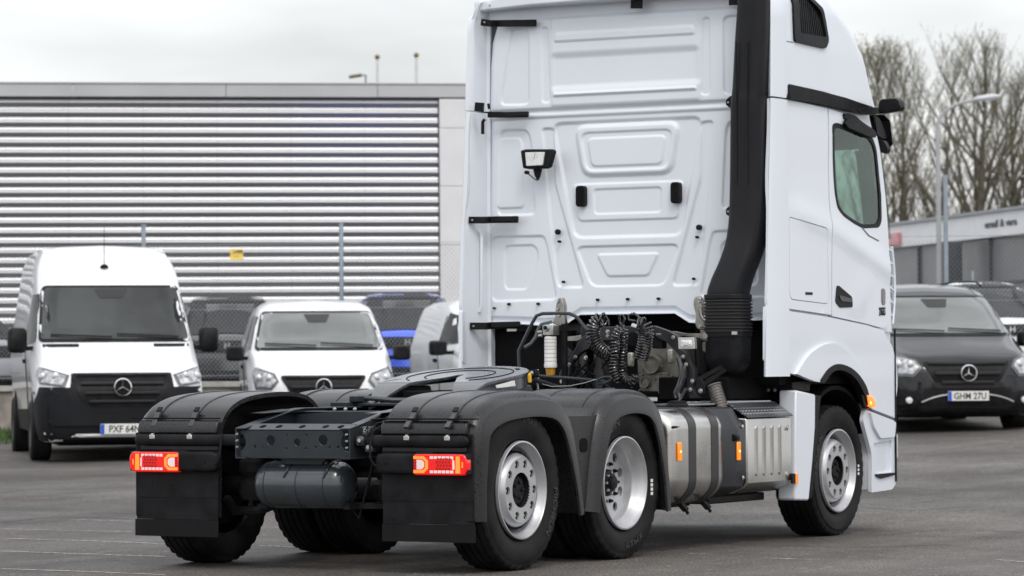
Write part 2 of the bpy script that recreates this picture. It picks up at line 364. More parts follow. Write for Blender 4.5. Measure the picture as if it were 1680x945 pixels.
# low concrete wall, coping blocks and grass strip
wall = thing('retaining_wall', 'low stained concrete retaining wall under the chain link fence', 'wall', DL(52.1, 0, 0), CP['yaw']-pi/2)
w = MB(); segs = [(-24+i*2.9) for i in range(17)]
for a in segs[:-1]: w.add([DL(d, l, z)-wall.location for d in (51.95, 52.25) for l in (a+.008, a+2.892) for z in (.1, 1.02+.015*(a+1.4))], [(0,1,3,2), (4,6,7,5), (0,4,5,1), (2,3,7,6), (0,2,6,4), (1,5,7,3)])
def torot(mb, o):
    R_ = Matrix.Rotation(-o.rotation_euler.z, 4, 'Z'); mb.v = [tuple(R_ @ Vector(p)) for p in mb.v]; return mb
obj('wall_slab', torot(w, wall), concr, wall)
for a in segs[:-1]:
    w = MB(); w.add([DL(d, l, z)-wall.location for d in (51.9, 52.3) for l in (a+.01, a+2.89) for z in (1.023+.015*(a+1.4), 1.10+.015*(a+1.4))], [(0,1,3,2), (4,6,7,5), (0,4,5,1), (2,3,7,6), (0,2,6,4), (1,5,7,3)])
    obj('coping_stone', torot(w, wall), M('coping_concrete', (.42, .41, .40), .8, var=.15, vs=6), wall)
gs = MB(); n_ = 40
gs.add([DL(D, -24+i*1.2, gz(D, -24+i*1.2)+h) for D, h in ((49.2, .004), (50, .04), (51.95, .10)) for i in range(n_)], [(r*n_+i, r*n_+i+1, (r+1)*n_+i+1, (r+1)*n_+i) for r in range(2) for i in range(n_-1)])
obj('grass_verge', gs, M('verge_soil', (.05, .055, .025), .9, var=.4, vs=5), kind='structure')
gb = MB()
for i in range(9000):
    D = 49.25+2.7*random.random()**.8; L = random.uniform(-9.5, 9.5); h = random.uniform(.03, .13); a = random.uniform(0, pi); p = DL(D, L, gz(D, L)+.0+.04*(D-49.2)/1); q = Vector((cos(a), sin(a), 0))*.02
    gb.add([p-q, p+q, p+Vector((random.gauss(0, .03), random.gauss(0, .03), h))], [(0, 1, 2)])
obj('grass_tufts', gb, grassm, kind='stuff')
# chain link fence
fence = thing('chain_link_fence', 'galvanised chain link fence with tall posts behind the parked vans', 'fence', DL(52.1, 0, 1), 0)
fo = fence.location
for L_, zt in ((-8.3, 3.3), (-5.4, 3.31), (-2.5, 3.33), (.4, 3.35), (3.3, 3.6), (6.37, 3.96), (9.2, 3.6)):
    p = MB(); b0 = DL(52.1, L_, 1.0+.015*L_)-fo; p.cyl(b0, b0+Vector((0, 0, zt-b0.z-fo.z)), .033, 10); p.cyl(b0+Vector((0, 0, zt-b0.z-fo.z)), b0+Vector((0, 0, zt-b0.z-fo.z+.02)), .045, 10)
    obj('post', p, galv, fence)
p_ = .062; top = 3.0; x0, x1 = -9.5, 9.6; mb = MB(); rw = .0021
for s in (-1, 1):
    k = x0-2.2
    while k < x1+2.2:
        a, b_ = k, k+s*2.2 if False else k+s*(2.0*.85); za, zb = 1.06, 3.02
        pts = [(a, za), (b_, zb)]
        for (l1, z1), (l2, z2) in zip(pts, pts[1:]):
            A = DL(52.1+s*.003, l1, z1)-fo; B = DL(52.1+s*.003, l2, z2)-fo; d = (B-A).normalized(); n1 = d.cross(FH).normalized()*rw; n2 = FH*rw
            mb.add([A+n1, A-n1*.5+n2, A-n1*.5-n2, B+n1, B-n1*.5+n2, B-n1*.5-n2], [(0, 1, 4, 3), (1, 2, 5, 4), (2, 0, 3, 5)])
        k += p_
obj('wire_mesh', mb, wirem, fence, kind='stuff')
for z in (1.08, 2.05, 3.0): 
    mb = MB(); mb.tube([DL(52.12, -9.5, z)-fo, DL(52.12, 9.6, z+.1)-fo], .004, 5); obj('tension_wire', mb, wirem, fence)
sg = thing('warning_sign', 'small yellow alarm warning sign hanging on the chain link fence', 'sign', DL(52.0, -4.03, 2.88), CP['yaw']-pi/2)
mb = MB(); mb.box(-.095, .095, -.003, .003, -.08, .08); obj('sign_board', mb, yellowm, sg)
obj('lettering', text_mb('LARM', .055, lambda u, v, t: (u+.02, -.004-t, v+.04), .001, .002), inkm, sg)
for k, (s, z) in enumerate((('LARMCENTRAL DYGNET', .005), ('BEVAKNING', -.03))): obj('lettering', text_mb(s, .016, lambda u, v, t: (u, -.004-t, v+z), .001), inkm, sg)

# warehouse
wy = .12; WA = CP['yaw']-pi/2; O = DL(62, -8.9, 0); du = (RH+FH*wy).normalized(); dn = Vector((-du.y, du.x, 0)); dn = dn if dn.dot(FH) < 0 else -dn
wh = thing('warehouse', 'long warehouse clad in ribbed silver horizontal sheeting with a flat grey parapet', 'warehouse', O, atan2(du.y, du.x))
def wp(s, out, z): return (s, -out if True else out, z)     # local: x along wall, -y towards the camera
clad = M('silver_cladding', (.41, .42, .44), .36, metal=.8, var=.03, vs=.5)
cladd = M('cladding_backing', (.08, .085, .09), .7)
colm = M('light_panel', (.70, .705, .71), .6, var=.03)
W0, W1 = -3.2, 7.66; per = .1755; zt = 5.965
mb = MB(); mb.box(W0-8, W1, .06, 26, .5, 5.96); obj('wall', mb, cladd, wh)
prof = [(-.060, .0), (-.060, .006), (-.012, .052), (-.006, .062), (-.010, .072), (-.004, .080), (-.060+.056, .086), (.0, .088), (.0, .0881)]
prof = [(.022, 0), (.022, .003), (-.020, .082), (-.020, .085), (-.009, .119), (.010, .121), (.010, .128), (-.002, .134), (.020, .1725), (.022, .1755)]
pm = MB(); L0 = 1.30
pm.add([(x, y, z) for x in (.001, L0-.002) for (y, z) in prof], [(i, i+1, len(prof)+i+1, len(prof)+i) for i in range(len(prof)-1)]+[tuple(range(len(prof))), tuple(range(2*len(prof)-1, len(prof)-1, -1))])
pan0 = None
for r in range(30):
    for c in range(-2, 9):
        x = W1-1.30*(c+1)
        if c < 0 or x < -3.6 or pan0 is None and False: continue
        if pan0 is None: pan0 = obj('siding_panel', pm, clad, wh, ang=20); q = pan0
        else: q = pan0.copy(); COL.objects.link(q); q.parent = wh
        q.location = (x+(.35 if 0 else 0), 0, zt-per*(r+1))
for i in range(7):
    mb = MB(); a = W1+1.6-1.98*(i+1)*1.35; mb.box(a+.0015, a+2.67-.0015, -.10, .3, 5.972, 6.20); obj('parapet_panel', mb, M('parapet_metal', (.46, .47, .48), .45, metal=.2, var=.08, vs=.6), wh, bev=.006)
mb = MB(); mb.box(W0-8, W1+1.62, -.12, .35, 6.203, 6.225); obj('parapet_cap', mb, M('parapet_metal', None), wh)
zz = [5.93, 5.43, 4.40, 3.36, 2.3, 1.3, .5]
for a, b in zip(zz, zz[1:]):
    for (x_0, x_1) in ((W1+.02, W1+1.58),):
        mb = MB(); mb.box(x_0, x_1, -.09, .06, b+.006, a-.006); obj('corner_panel', mb, colm, wh, bev=.004)
mb = MB(); mb.box(W1+.02, W1+1.57, -.07, 26, .5, 5.95); obj('end_wall', mb, colm, wh)
mb = MB(); mb.box(W1+.001, W1+.018, -.035, .05, .5, 5.96); obj('corner_trim', mb, M('trim_grey', (.12, .125, .13), .5), wh)
pl = MB(); LL = 7.9
pl.add([(x, y, z) for x in (0, LL) for (y, z) in prof], [(i, i+1, len(prof)+i+1, len(prof)+i) for i in range(len(prof)-1)]); q0 = None
for r in range(30):
    if q0 is None: q0 = q = obj('siding_panel', pl, clad, wh, ang=20)
    else: q = q0.copy(); COL.objects.link(q); q.parent = wh
    q.location = (W1-1.3*8-LL-.002, 0, zt-per*(r+1))
# poles above the warehouse
def pole(u, v, D, label):
    P = atD(u, v, D); t = thing('flagpole', label, 'flagpole', (P.x, P.y, .8), group='flagpoles beyond the warehouse')
    h = P.z-.8; mb = MB(); mb.cyl((0, 0, 0), (0, 0, h), .075, 10, .05); obj('pole', mb, M('flagpole_paint', (.62, .62, .66), .4), t)
    mb = MB(); mb.lathe([(-.1, .001), (-.07, .07), (0, .1), (.07, .07), (.1, .001)], (0, 0, h+.08), 'z', 12); obj('finial_ball', mb, M('gilt_ball', (.18, .14, .03), .4, metal=.5), t)
pole(619, 97, 130, 'shorter left flagpole with a gilt ball above the warehouse roof')
pole(683, 94, 130, 'right flagpole with a gilt ball above the warehouse roof, beside the truck')
P = atD(600, 123, 110); t = thing('street_lamp', 'drooping street lamp head just above the warehouse roof', 'street lamp', (P.x, P.y, .8)); h = P.z-.8
mb = MB(); mb.tube([(0, 0, 0), (0, 0, h-.25)]+[tuple(-RH*.1*i+Vector((0, 0, h-.02*i*i/4))) for i in range(0, 3)], .035, 8); obj('pole', mb, galv, t)
mb = MB(); c = -RH*.32+Vector((0, 0, h-.03)); mb.obox(c, -RH*.2+Vector((0, 0, -.03)), FH*.09, Vector((0, 0, .05))); obj('lamp_head', mb, M('lamp_olive', (.16, .15, .07), .5), t, bev=.03)

# building at the right with the white fascia
def wallpt(D, L, z): return DL(D, L, z)
A = DL(121, 6.45, 0); B = DL(80, 14.7, 0); du2 = (B-A).normalized(); Lw = (B-A).length
sh = thing('shop_building', 'low grey building with a white fascia band behind the right fence', 'building', A, atan2(du2.y, du2.x))
def sbox(x0, x1, y0, y1, z0, z1): q = MB(); q.box(x0, x1, y0, y1, z0, z1); return q
obj('fascia', sbox(0, Lw, -.25, 14, 4.40, 5.02), M('fascia_white', (.84, .85, .87), .5, var=.03), sh)
obj('roof_edge', sbox(-.1, Lw+.1, -.35, 14.1, 5.023, 5.09), M('roof_edge_grey', (.35, .37, .40), .5), sh)
obj('wall', sbox(.05, Lw, .05, 13.9, .6, 4.395), M('grey_glazed_wall', (.15, .155, .165), .3, var=.2, vs=.4), sh)
for i in range(1, 14):
    obj('wall_mullion', sbox(i*Lw/14-.05, i*Lw/14+.05, -.02, .04, .7, 4.39), M('mullion', (.05, .055, .06), .5), sh)
for z in (3.2, 2.0): obj('wall_rail', sbox(.1, Lw-.1, -.03, .045, z, z+.07), M('mullion', None), sh)
for x in (Lw*.36, Lw*.67+.25, Lw*.93): obj('column', sbox(x-.28, x+.28, -.75, -.3, .8, 4.36), M('dark_column', (.055, .065, .075), .5), sh)
def sx(u):                           # distance along the wall where pixel column u falls
    d = ray(u, 470); n = Vector((-du2.y, du2.x, 0)); return ((CL+d*((A-CL).dot(n)/d.dot(n)))-A).dot(du2)
a, b = sx(1462), sx(1494)
rs = thing('shop_sign', 'pinkish red illuminated sign on the white fascia of the grey building', 'sign', A+du2*(a+b)/2+Vector((0, 0, 4.62)), atan2(du2.y, du2.x))
obj('sign_board', sbox(-(b-a)/2, (b-a)/2, -.36, -.26, -.17, .17), M('faded_red_sign', (.72, .28, .30), .5), rs)
for z, s in ((.06, 'LAGER'), (-.07, 'OUTLET')): obj('lettering', text_mb(s, .16, lambda u, v, t: (u*3.2, -.365-t, v+z), .01), M('sign_cream', (.75, .6, .58), .6), rs)
a, b = sx(1628), sx(1690)
obj('lettering', text_mb('email & vara', .26, lambda u, v, t: (a+.2+u*1.9, -.26-t, 4.72+v), .01, .008, 'LEFT'), M('fascia_letters', (.11, .12, .13), .6), sh)
# tall street lamp at the right
P = atD(1541, 470, 90); t = thing('street_lamp', 'tall slender street lamp with a curved arm in front of the bare trees', 'street lamp', (P.x, P.y, .9))
k = 90/5830; mb = MB(); hh = (590-185)*k+1.27-.9
pts = [(0, 0, 0), (0, 0, hh*.5), (0, 0, hh-.3)]+[tuple(RH*(1.05*(1-cos(a)))+Vector((0, 0, hh-.3+.62*sin(a)))) for a in (.3, .6, .9, 1.2, 1.45)]
mb.tube(pts, [.075, .065, .06]+[.045]*5, 10); obj('pole', mb, M('lamp_pole_grey', (.36, .37, .38), .5), t)
e = Vector(pts[-1]); mb = MB(); mb.loft([[tuple(e+RH*s+Vector((0, 0, .03+s*.12+hgt*q[1]))+FH*wd*q[0]) for q in circ(0, 0, 1, 12)] for s, wd, hgt in ((0, .04, .04), (.1, .12, .07), (.45, .16, .09), (.6, .12, .05), (.66, .03, .02))])
obj('lamp_head', mb, M('lamp_head_grey', (.55, .57, .60), .4), t)
# far low railing
fr = thing('site_railing', 'low pale metal railing beyond the fence at the right', 'railing', DL(64, 8, terr(8)))
for z in (1.55, 1.2): mb = MB(); mb.tube([tuple(RH*x+Vector((0, 0, z))) for x in (-1.6, 3)], .022, 6); obj('rail', mb, galv, fr)
for i in range(8): mb = MB(); mb.tube([tuple(RH*(-1.5+i*.6)+Vector((0, 0, z))) for z in (0, 1.62+(.35 if i == 3 else 0))], .024, 6); obj('post', mb, galv, fr)

# bare trees
barkm = M('bark', (.115, .104, .078), .9, var=.3, vs=3)
budm = M('spring_buds', (.20, .20, .085), .8, var=.3, vs=1)
def tree(u, D, vtop, label, rad, seed, lean=0, nl=26, wid=2.0, fork=1, buds=1500):
    rr = random.Random(seed); P = atD(u, 470, D); base = Vector((P.x, P.y, terr((P-CL).dot(RH))-.05)); H = (atD(u, vtop, D).z-base.z)
    t = thing('bare_tree', label, 'tree', base, group='bare trees beyond the right building'); A_ = MB(); B_ = MB(); G = MB()
    tips = []
    def tri(mb, pts, r0, r1, n=3): k = len(pts); mb.tube(pts, [r0+(r1-r0)*i/(k-1) for i in range(k)], n, cap=False)
    def chain(p, d, ln, k, wob, up):
        pts = [p.copy()]
        for i in range(k):
            d = (d+Vector((rr.gauss(0, wob), rr.gauss(0, wob), up))).normalized(); p = p+d*ln/k; pts.append(p.copy())
        return pts
    for f in range(fork):
        a0 = rr.uniform(0, 6.28); ld = RH*(lean+(.10*(f-(fork-1)/2)*2 if fork > 1 else 0))
        tr = chain(Vector((0, 0, 0))+RH*.25*(f-(fork-1)/2), (Vector((0, 0, 1))+ld).normalized(), H*rr.uniform(.93, 1.), 14, .035, .05); tri(A_, tr, rad, .02, 8)
        for i in range(nl):
            s = .13+.84*(i+rr.random())/nl; j = s*14; q = tr[int(j)].lerp(tr[min(14, int(j)+1)], j % 1); a = rr.uniform(0, 6.28)
            out = Vector((cos(a), sin(a), 0)); an = rr.uniform(.40, .80)
            ln = H*(.38*(1-s)**.6+.10)*rr.uniform(.75, 1.1)*wid/2.; ln = min(ln, (H-q.z)*1.12+.25)
            lb = chain(q, (out*sin(an)+Vector((0, 0, cos(an)))).normalized(), ln, 6, .09, .13); r1 = rad*(.40*(1-s)+.10)
            tri(A_, lb, r1, .012, 5)
            for m_ in range(7):
                s2 = .15+.83*(m_+rr.random())/7; j2 = s2*6; q2 = lb[int(j2)].lerp(lb[min(6, int(j2)+1)], j2 % 1); a = rr.uniform(0, 6.28); o2 = Vector((cos(a), sin(a), 0))
                sb = chain(q2, (o2*.55+Vector((0, 0, .9))).normalized(), min(ln*(.42*(1-s2)+.16), 1.9), 4, .12, .10); tri(B_, sb, r1*.22+.006, .006)
                for n2 in range(5):
                    j3 = rr.uniform(.5, 3.95); q3 = sb[int(j3)].lerp(sb[int(j3)+1], j3 % 1); a = rr.uniform(0, 6.28); o3 = Vector((cos(a), sin(a), 0))
                    tw = chain(q3, (o3*.55+Vector((0, 0, .8))).normalized(), rr.uniform(.35, .95), 2, .12, .12); tri(B_, tw, .0075, .004); tips.append(tw)
    for i in range(buds):
        tw = rr.choice(tips); q = tw[1].lerp(tw[2], rr.random())+Vector((rr.gauss(0, .03), rr.gauss(0, .03), rr.gauss(0, .03))); a = rr.uniform(0, 6.28); e = Vector((cos(a), sin(a), 0))*.028
        G.add([q-e, q+e, q+Vector((0, 0, .06))], [(0, 1, 2)])
    obj('trunk', A_, barkm, t); obj('twigs', B_, barkm, t, kind='stuff'); obj('buds', G, budm, t, kind='stuff')
tree(1420, 166, 108, 'bare tree with pale green buds right beside the truck mirror', .17, 1, .0, 18, 1.9, 1, 4200)
tree(1462, 160, 98, 'slim forked bare tree, second from the truck cab', .16, 2, -.05, 18, 2.0, 2, 3800)
tree(1514, 165, 90, 'double trunked bare tree behind the tall street lamp', .21, 3, .0, 17, 2.0, 2, 2600)
tree(1607, 158, 84, 'tallest bare tree with one thick trunk and spreading upright limbs', .34, 4, .0, 32, 2.9, 1, 2200)
tree(1556, 172, 150, 'thin bare tree between the double trunked one and the tallest one', .12, 5, .05, 14, 1.8, 1, 900)
tree(1692, 160, 142, 'rightmost bare tree cut off by the edge of the photo', .24, 6, -.03, 24, 2.4, 1, 1200)
tree(1650, 175, 172, 'low bare tree between the tallest one and the rightmost one', .13, 8, .05, 16, 2.0, 1, 900)
# ============================================================ PARKED VEHICLES
def resample(P, n):
    P = [Vector(p) for p in P]; d = [0]
    for a, b in zip(P, P[1:]): d.append(d[-1]+(b-a).length)
    o = []; j = 0
    for i in range(n):
        t = d[-1]*i/(n-1)
        while j < len(d)-2 and d[j+1] < t: j += 1
        o.append(P[j].lerp(P[j+1], (t-d[j])/max(1e-9, d[j+1]-d[j])))
    return o
def hull(stn, n=22):
    # station: (x, zb, w, zbelt, wt, zt): bottom height, half width, belt height, half width at the top, top height
    secs = []; xs = []; k = len(stn)
    for i in range(k-1):
        m_ = max(1, int(abs(stn[i+1][0]-stn[i][0])/.09))
        for j in range(m_): t = j/m_; secs.append([a*(1-t)+b*t for a, b in zip(stn[i], stn[i+1])])
    secs.append(list(stn[-1])); a = np.array(secs)
    for _ in range(3): a[1:-1] = (a[:-2]+2*a[1:-1]+a[2:])/4
    out = []
    for (x, zb, w, zm, wt, zt) in a:
        half = rpoly([(0, zb), (w*.94, zb), (w, zm), (wt, zt), (0, zt+.03)], [0, .09, .10, min(.16, (zt-zb)*.25), 0], 5)
        i0 = [i for i, p in enumerate(half) if p[0] < 1e-6]; half = half[i0[0]:i0[-1]+1]
        half = resample(half, n); full = [(x, p.x, p.y) for p in half]+[(x, -p.x, p.y) for p in half[-2:0:-1]]
        out.append(full)
    return out
class Body:
    def __init__(s, stn, root, mat, name='body'):
        s.mb = MB(); s.mb.loft(hull(stn)); s.root = root; s.bvh = BVHTree.FromPolygons([Vector(p) for p in s.mb.v], s.mb.f)
        obj(name, s.mb, mat, root, ang=50)
    def fn(s, off, side=0):
        def f(u, v):
            o_, d = ((Vector((5, u, v)), Vector((-1, 0, 0))) if side == 0 else (Vector((u, 5*side, v)), Vector((0, -side, 0))))
            h = s.bvh.ray_cast(o_, d)
            if h[0] is None: h = s.bvh.find_nearest(Vector((0, u, v)) if side == 0 else Vector((u, side, v)))
            nn = h[1]
            if nn.dot(d) > 0: nn = -nn
            ofs = (nn-d*.6).normalized()
            return h[0]+ofs*off, -ofs
        return f
    def patch(s, name, P, mat, off=.012, depth=.03, side=0, step=.07, holes=(), parent=None, ang=35):
        mb = plate(MB(), P, list(holes), s.fn(off, side), depth, step); return obj(name, mb, mat, parent or s.root, ang=ang)
def star(mb, c, r, ax, right, up, th=.012):         # ring and three tapering points
    c, ax, right, up = map(Vector, (c, ax, right, up))
    ring = [c+(right*cos(t)+up*sin(t))*r*.93 for t in [2*pi*i/28 for i in range(28)]]; mb.tube(ring, r*.075, 6, closed=True)
    for k in range(3):
        a = pi/2+k*2*pi/3; d = right*cos(a)+up*sin(a); p = right*-sin(a)+up*cos(a)
        mb.add([c+d*r*.9, c+p*r*.11+d*r*.06, c-p*r*.11+d*r*.06, c+ax*r*.14, c-d*r*.12], [(0, 1, 3), (0, 3, 2), (1, 4, 3), (4, 2, 3)])
def plate_no(b, x, z, s, parent):
    mb = MB(); mb.box(x, x+.012, -.26, .26, z-.06, z+.06); p = obj('number_plate', mb, M('plate_white', (.75, .75, .73), .4), parent, bev=.004)
    mb = MB(); mb.box(x+.0125, x+.0145, -.258, -.215, z-.057, z+.057); obj('country_band', mb, blueeu, p)
    obj('lettering', text_mb(s, .112, lambda u, v, t: (x+.0135+t, u*.88+.02, z+v*1.0-.004), .002, .0015), inkm, p)
def wheel_v(parent, x, y, r=.35, w=.24):
    mb = MB(); mb.lathe([(-w/2, r*.6), (-w/2, r*.93), (-w*.4, r), (w*.4, r), (w/2, r*.93), (w/2, r*.6)], (x, y, r), 'y', 32); q = obj('wheel', mb, rubber, parent)
    mb = MB(); s = 1 if y > 0 else -1; mb.lathe([(s*w*.40, .001), (s*w*.36, r*.3), (s*w*.42, r*.55), (s*w*.5, r*.62)], (x, y, r), 'y', 24); obj('rim', mb, M('dark_rim', (.12, .12, .125), .4, metal=.6), q)
def mir(P): return [(-a, b) for a, b in P]
def headlight(b, P, side, z0=None):
    cx = sum(p[0] for p in P)/len(P); cz = sum(p[1] for p in P)/len(P)
    h = b.patch('headlight', P, M('lamp_bowl', (.10, .105, .11), .25, metal=.6, coat=1), .012, .03, 0, .05)
    sm = [((p[0]-cx)*.82+cx, (p[1]-cz)*.74+cz) for p in P]
    b.patch('lamp_reflector', sm, M('lamp_inner', (.42, .43, .44), .2, metal=.6, coat=1, var=.5, vs=18), .018, .01, 0, .04, parent=h)
    f = b.fn(.022)
    for k, s in enumerate((-.4, .35)):
        yy = cx+s*(max(p[0] for p in P)-min(p[0] for p in P))*.5; zc = [p[1] for p in P if abs(p[0]-yy) < .25]; zc = (max(zc)+min(zc))/2; q = f(yy, zc)[0]
        mb = MB(); mb.lathe([(.012, .001), (.010, .03), (.0, .045), (-.02, .05)], q, 'x', 16); obj('projector_lens', mb, M('projector_glass', (.55, .56, .58), .08, coat=1, metal=.5), h)
def van(kind, D, u, a, paint, name, label, cat, plate_txt=None, group=None, zoff=0, sc=1, detail=True, Lz=None, wsmat=None):
    L_ = (u-840)/5830*D; z = (gz(D, L_) if D < 52 else terr(L_))+zoff
    t = thing(name, label, cat, DL(D, L_, z), CP['yaw']+pi+radians(a), group); t.scale = (sc, sc, sc)
    if kind == 'sprinter':
        st = [(0, .30, .60, .55, .55, .80), (-.03, .25, .78, .6, .72, .90), (-.10, .22, .90, .62, .84, .99), (-.28, .22, .98, .7, .92, 1.07), (-.6, .22, 1.0, .8, .94, 1.20), (-.92, .24, 1.0, .95, .92, 1.38),
              (-1.05, .26, 1.0, 1.1, .90, 1.47), (-1.72, .28, 1.0, 1.3, .83, 2.08), (-2.0, .3, 1.0, 1.35, .82, 2.30), (-2.35, .3, 1.0, 1.35, .81, 2.48), (-3.0, .3, 1.0, 1.35, .80, 2.58), (-5.8, .3, 1.0, 1.35, .80, 2.58), (-5.93, .35, .95, 1.3, .76, 2.5)]
        wz = ((.87, 1.425), (.79, 2.05)); wsb, wst = 1.425, 2.05; gr = (.59, .40, 1.02, .64); hp = [(.60, 1.0), (.93, 1.10), (.96, 1.0), (.93, .90), (.66, .86)]; r_ = .36; wx = (-1.0, -4.9)
        bump = [(-.99, .23), (.99, .23), (.99, .80), (.93, .87), (.60, .86), (.58, 1.02), (-.58, 1.02), (-.60, .86), (-.93, .87), (-.99, .80)]
        pz = .38; mirz, mirh = 1.42, .30; hoodz = 1.03; swz = [(-1.15, 1.40), (-1.75, 1.98), (-2.15, 1.98), (-2.15, 1.35)]
    elif kind == 'vito':
        st = [(0, .30, .58, .5, .52, .74), (-.04, .24, .78, .55, .70, .84), (-.12, .20, .88, .58, .80, .92), (-.3, .2, .94, .62, .87, .98), (-.6, .2, .96, .75, .88, 1.08), (-.95, .22, .965, .9, .87, 1.19),
              (-1.08, .24, .965, 1.0, .86, 1.25), (-1.85, .26, .965, 1.15, .76, 1.72), (-2.2, .28, .965, 1.15, .75, 1.83), (-2.8, .28, .965, 1.15, .74, 1.88), (-4.9, .28, .965, 1.15, .74, 1.87), (-5.05, .33, .92, 1.1, .70, 1.8)]
        wz = ((.82, 1.235), (.70, 1.70)); gr = (.56, .34, .87, .56); hp = [(.57, .80), (.62, .90), (.86, .985), (.90, .90), (.86, .70), (.66, .69)]; r_ = .34; wx = (-.95, -4.1)
        bump = None; pz = .45; mirz, mirh = 1.17, .2; hoodz = .9; swz = [(-1.3, 1.22), (-1.95, 1.66), (-2.5, 1.68), (-2.5, 1.18)]
    elif kind == 'citan':
        st = [(0, .30, .55, .5, .5, .78), (-.04, .24, .74, .55, .68, .90), (-.15, .2, .86, .6, .8, 1.0), (-.5, .2, .91, .8, .84, 1.13), (-.9, .22, .92, .9, .83, 1.22),
              (-1.6, .24, .92, 1.15, .72, 1.66), (-1.9, .26, .92, 1.15, .70, 1.76), (-2.4, .26, .92, 1.15, .70, 1.82), (-4.2, .26, .92, 1.15, .70, 1.8), (-4.3, .3, .88, 1.1, .66, 1.7)]
        wz = ((.78, 1.25), (.66, 1.66)); gr = (.5, .35, .85, .6); hp = [(.52, .78), (.78, .95), (.86, .86), (.80, .72), (.6, .7)]; r_ = .32; wx = (-.85, -3.5)
        bump = None; pz = .45; mirz, mirh = 1.16, .2; hoodz = .95; swz = [(-1.15, 1.22), (-1.65, 1.6), (-2.1, 1.64), (-2.15, 1.18)]
    else:
        st = [(0, .30, .58, .5, .52, .80), (-.05, .24, .78, .6, .70, .93), (-.15, .2, .87, .65, .8, 1.0), (-.5, .2, .91, .8, .84, 1.05), (-1.15, .2, .92, .95, .82, 1.12),
              (-1.3, .2, .92, 1.0, .80, 1.16), (-2.0, .22, .92, 1.05, .66, 1.52), (-2.3, .22, .92, 1.05, .64, 1.6), (-2.9, .22, .92, 1.05, .63, 1.65), (-3.9, .25, .92, 1.05, .62, 1.6), (-4.5, .3, .86, 1.0, .6, 1.2)]
        wz = ((.75, 1.16), (.62, 1.52)); gr = (.60, .50, .93, .66); hp = [(.60, .82), (.62, .93), (.86, .97), (.86, .86)]; r_ = .35; wx = (-.9, -3.6)
        bump = None; pz = .5; mirz, mirh = 1.12, .16; hoodz = .95; swz = [(-1.5, 1.14), (-2.1, 1.5), (-2.6, 1.52), (-2.6, 1.10)]
    b = Body(st, t, paint)
    (bw, bz), (tw, tz) = wz; ws = rpoly([(-bw, bz), (bw, bz), (tw, tz), (-tw, tz)], .05)
    b.patch('windscreen_seal', rpoly([(-bw-.035, bz-.035), (bw+.035, bz-.035), (tw+.03, tz+.03), (-tw-.03, tz+.03)], .07), plast, .006, .02, step=.09)
    w_ = b.patch('windscreen', ws, wsmat or wscr, .012, .02, step=.09)
    b.patch('sensor_panel', rpoly([(-tw*.25, tz-.02), (-tw*.17, tz-.13), (tw*.17, tz-.13), (tw*.25, tz-.02)], .02), M('sensor_dark', (.012, .012, .013), .4), .016, .004, parent=w_)
    for s, x0 in ((1, -.05), (-1, -.6)):
        mb = MB(); f = b.fn(.03); pts = [f(bw*.85-bw*.85*i/6*1.0 if s > 0 else -.02-bw*.85*i/6*0-(.0) if False else (-bw*.05-bw*.82*i/6), bz+.015+(i/6)*.03 if True else 0)[0] for i in range(7)] if s < 0 else [f(bw*.86-bw*.84*i/6, bz+.015+(i/6)*.035)[0] for i in range(7)]
        mb.tube(pts, .009, 6); obj('wiper', mb, plast, t)
    gw, gwb, gt, gb = gr; gP = rpoly([(-gw, gt), (gw, gt), (gwb+.08, gb+.08), (gwb-.03, gb), (-gwb+.03, gb), (-gwb-.08, gb+.08)][::-1], .05)
    if bump: b.patch('front_bumper', bump, M('bumper_plastic', (.014, .015, .018), .5, var=.1, spec=.12), .012, .03, step=.08)
    else: b.patch('lower_bumper', [(-.93, .22), (.93, .22), (.93, .30), (.60, .42), (-.60, .42), (-.93, .30)], plast, .012, .03, step=.09)
    if kind == 'suv':
        b.patch('roof_panel', [(-.80, 1.48), (-.66, 1.545), (.66, 1.545), (.80, 1.48), (.74, 1.72), (-.74, 1.72)], plast, .014, .03)
        b.patch('grille', rpoly([(-.72, .74), (.72, .74), (.74, .92), (-.74, .92)], .03), plast, .014, .03)
        b.patch('lower_grille', rpoly([(-.6, .26), (.6, .26), (.68, .46), (-.68, .46)], .04), plast, .014, .03)
        f = b.fn(.03); q = f(0, .83)[0]; mb = MB(); mb.prism(rrect(q.y-.07, q.y+.07, q.z-.055, q.z+.055, .02), 0, q.x, q.x+.004); e = obj('badge_panel', mb, M('badge_back', (.03, .03, .03), .3), t)
        obj('badge', text_mb('H', .12, lambda u, v, tt: (q.x+.006+tt, q.y+u*1.1, q.z+v), .004, .004), chrome, e)
        for s in (1, -1): headlight(b, (hp if s > 0 else mir(hp)), s)
    else:
        g_ = b.patch('grille', gP, plast, .020, .04); f = b.fn(.04); nb = 4 if kind == 'sprinter' else 3
        for i in range(nb):
            z_ = gb+.06+(gt-gb-.09)*(i/(nb-1)); hw = gwb+(gw-gwb)*((z_-gb)/(gt-gb))-.05
            mb = MB(); mb.loft([[tuple(f(y, z_)[0]+Vector((q[0]*.012, 0, q[1]*(.018 if nb == 4 else .022)))) for q in circ(0, 0, 1, 8)] for y in np.linspace(-hw, hw, 13)]); obj('grille_bar', mb, M('grille_bar_paint', (.022, .023, .026), .35, spec=.3), g_)
        q = f(0, (gt+gb)/2+(.02 if kind == 'sprinter' else .02))[0]; mb = MB(); star(mb, q+Vector((.045, 0, 0)), .105, (1, 0, 0), (0, 1, 0), (0, 0, 1)); obj('star_emblem', mb, chrome, g_)
        mb = MB(); mb.cyl(q, q+Vector((.035, 0, 0)), .09, 24); obj('emblem_back', mb, plast, g_)
        for s in (1, -1): headlight(b, (hp if s > 0 else mir(hp)), s)
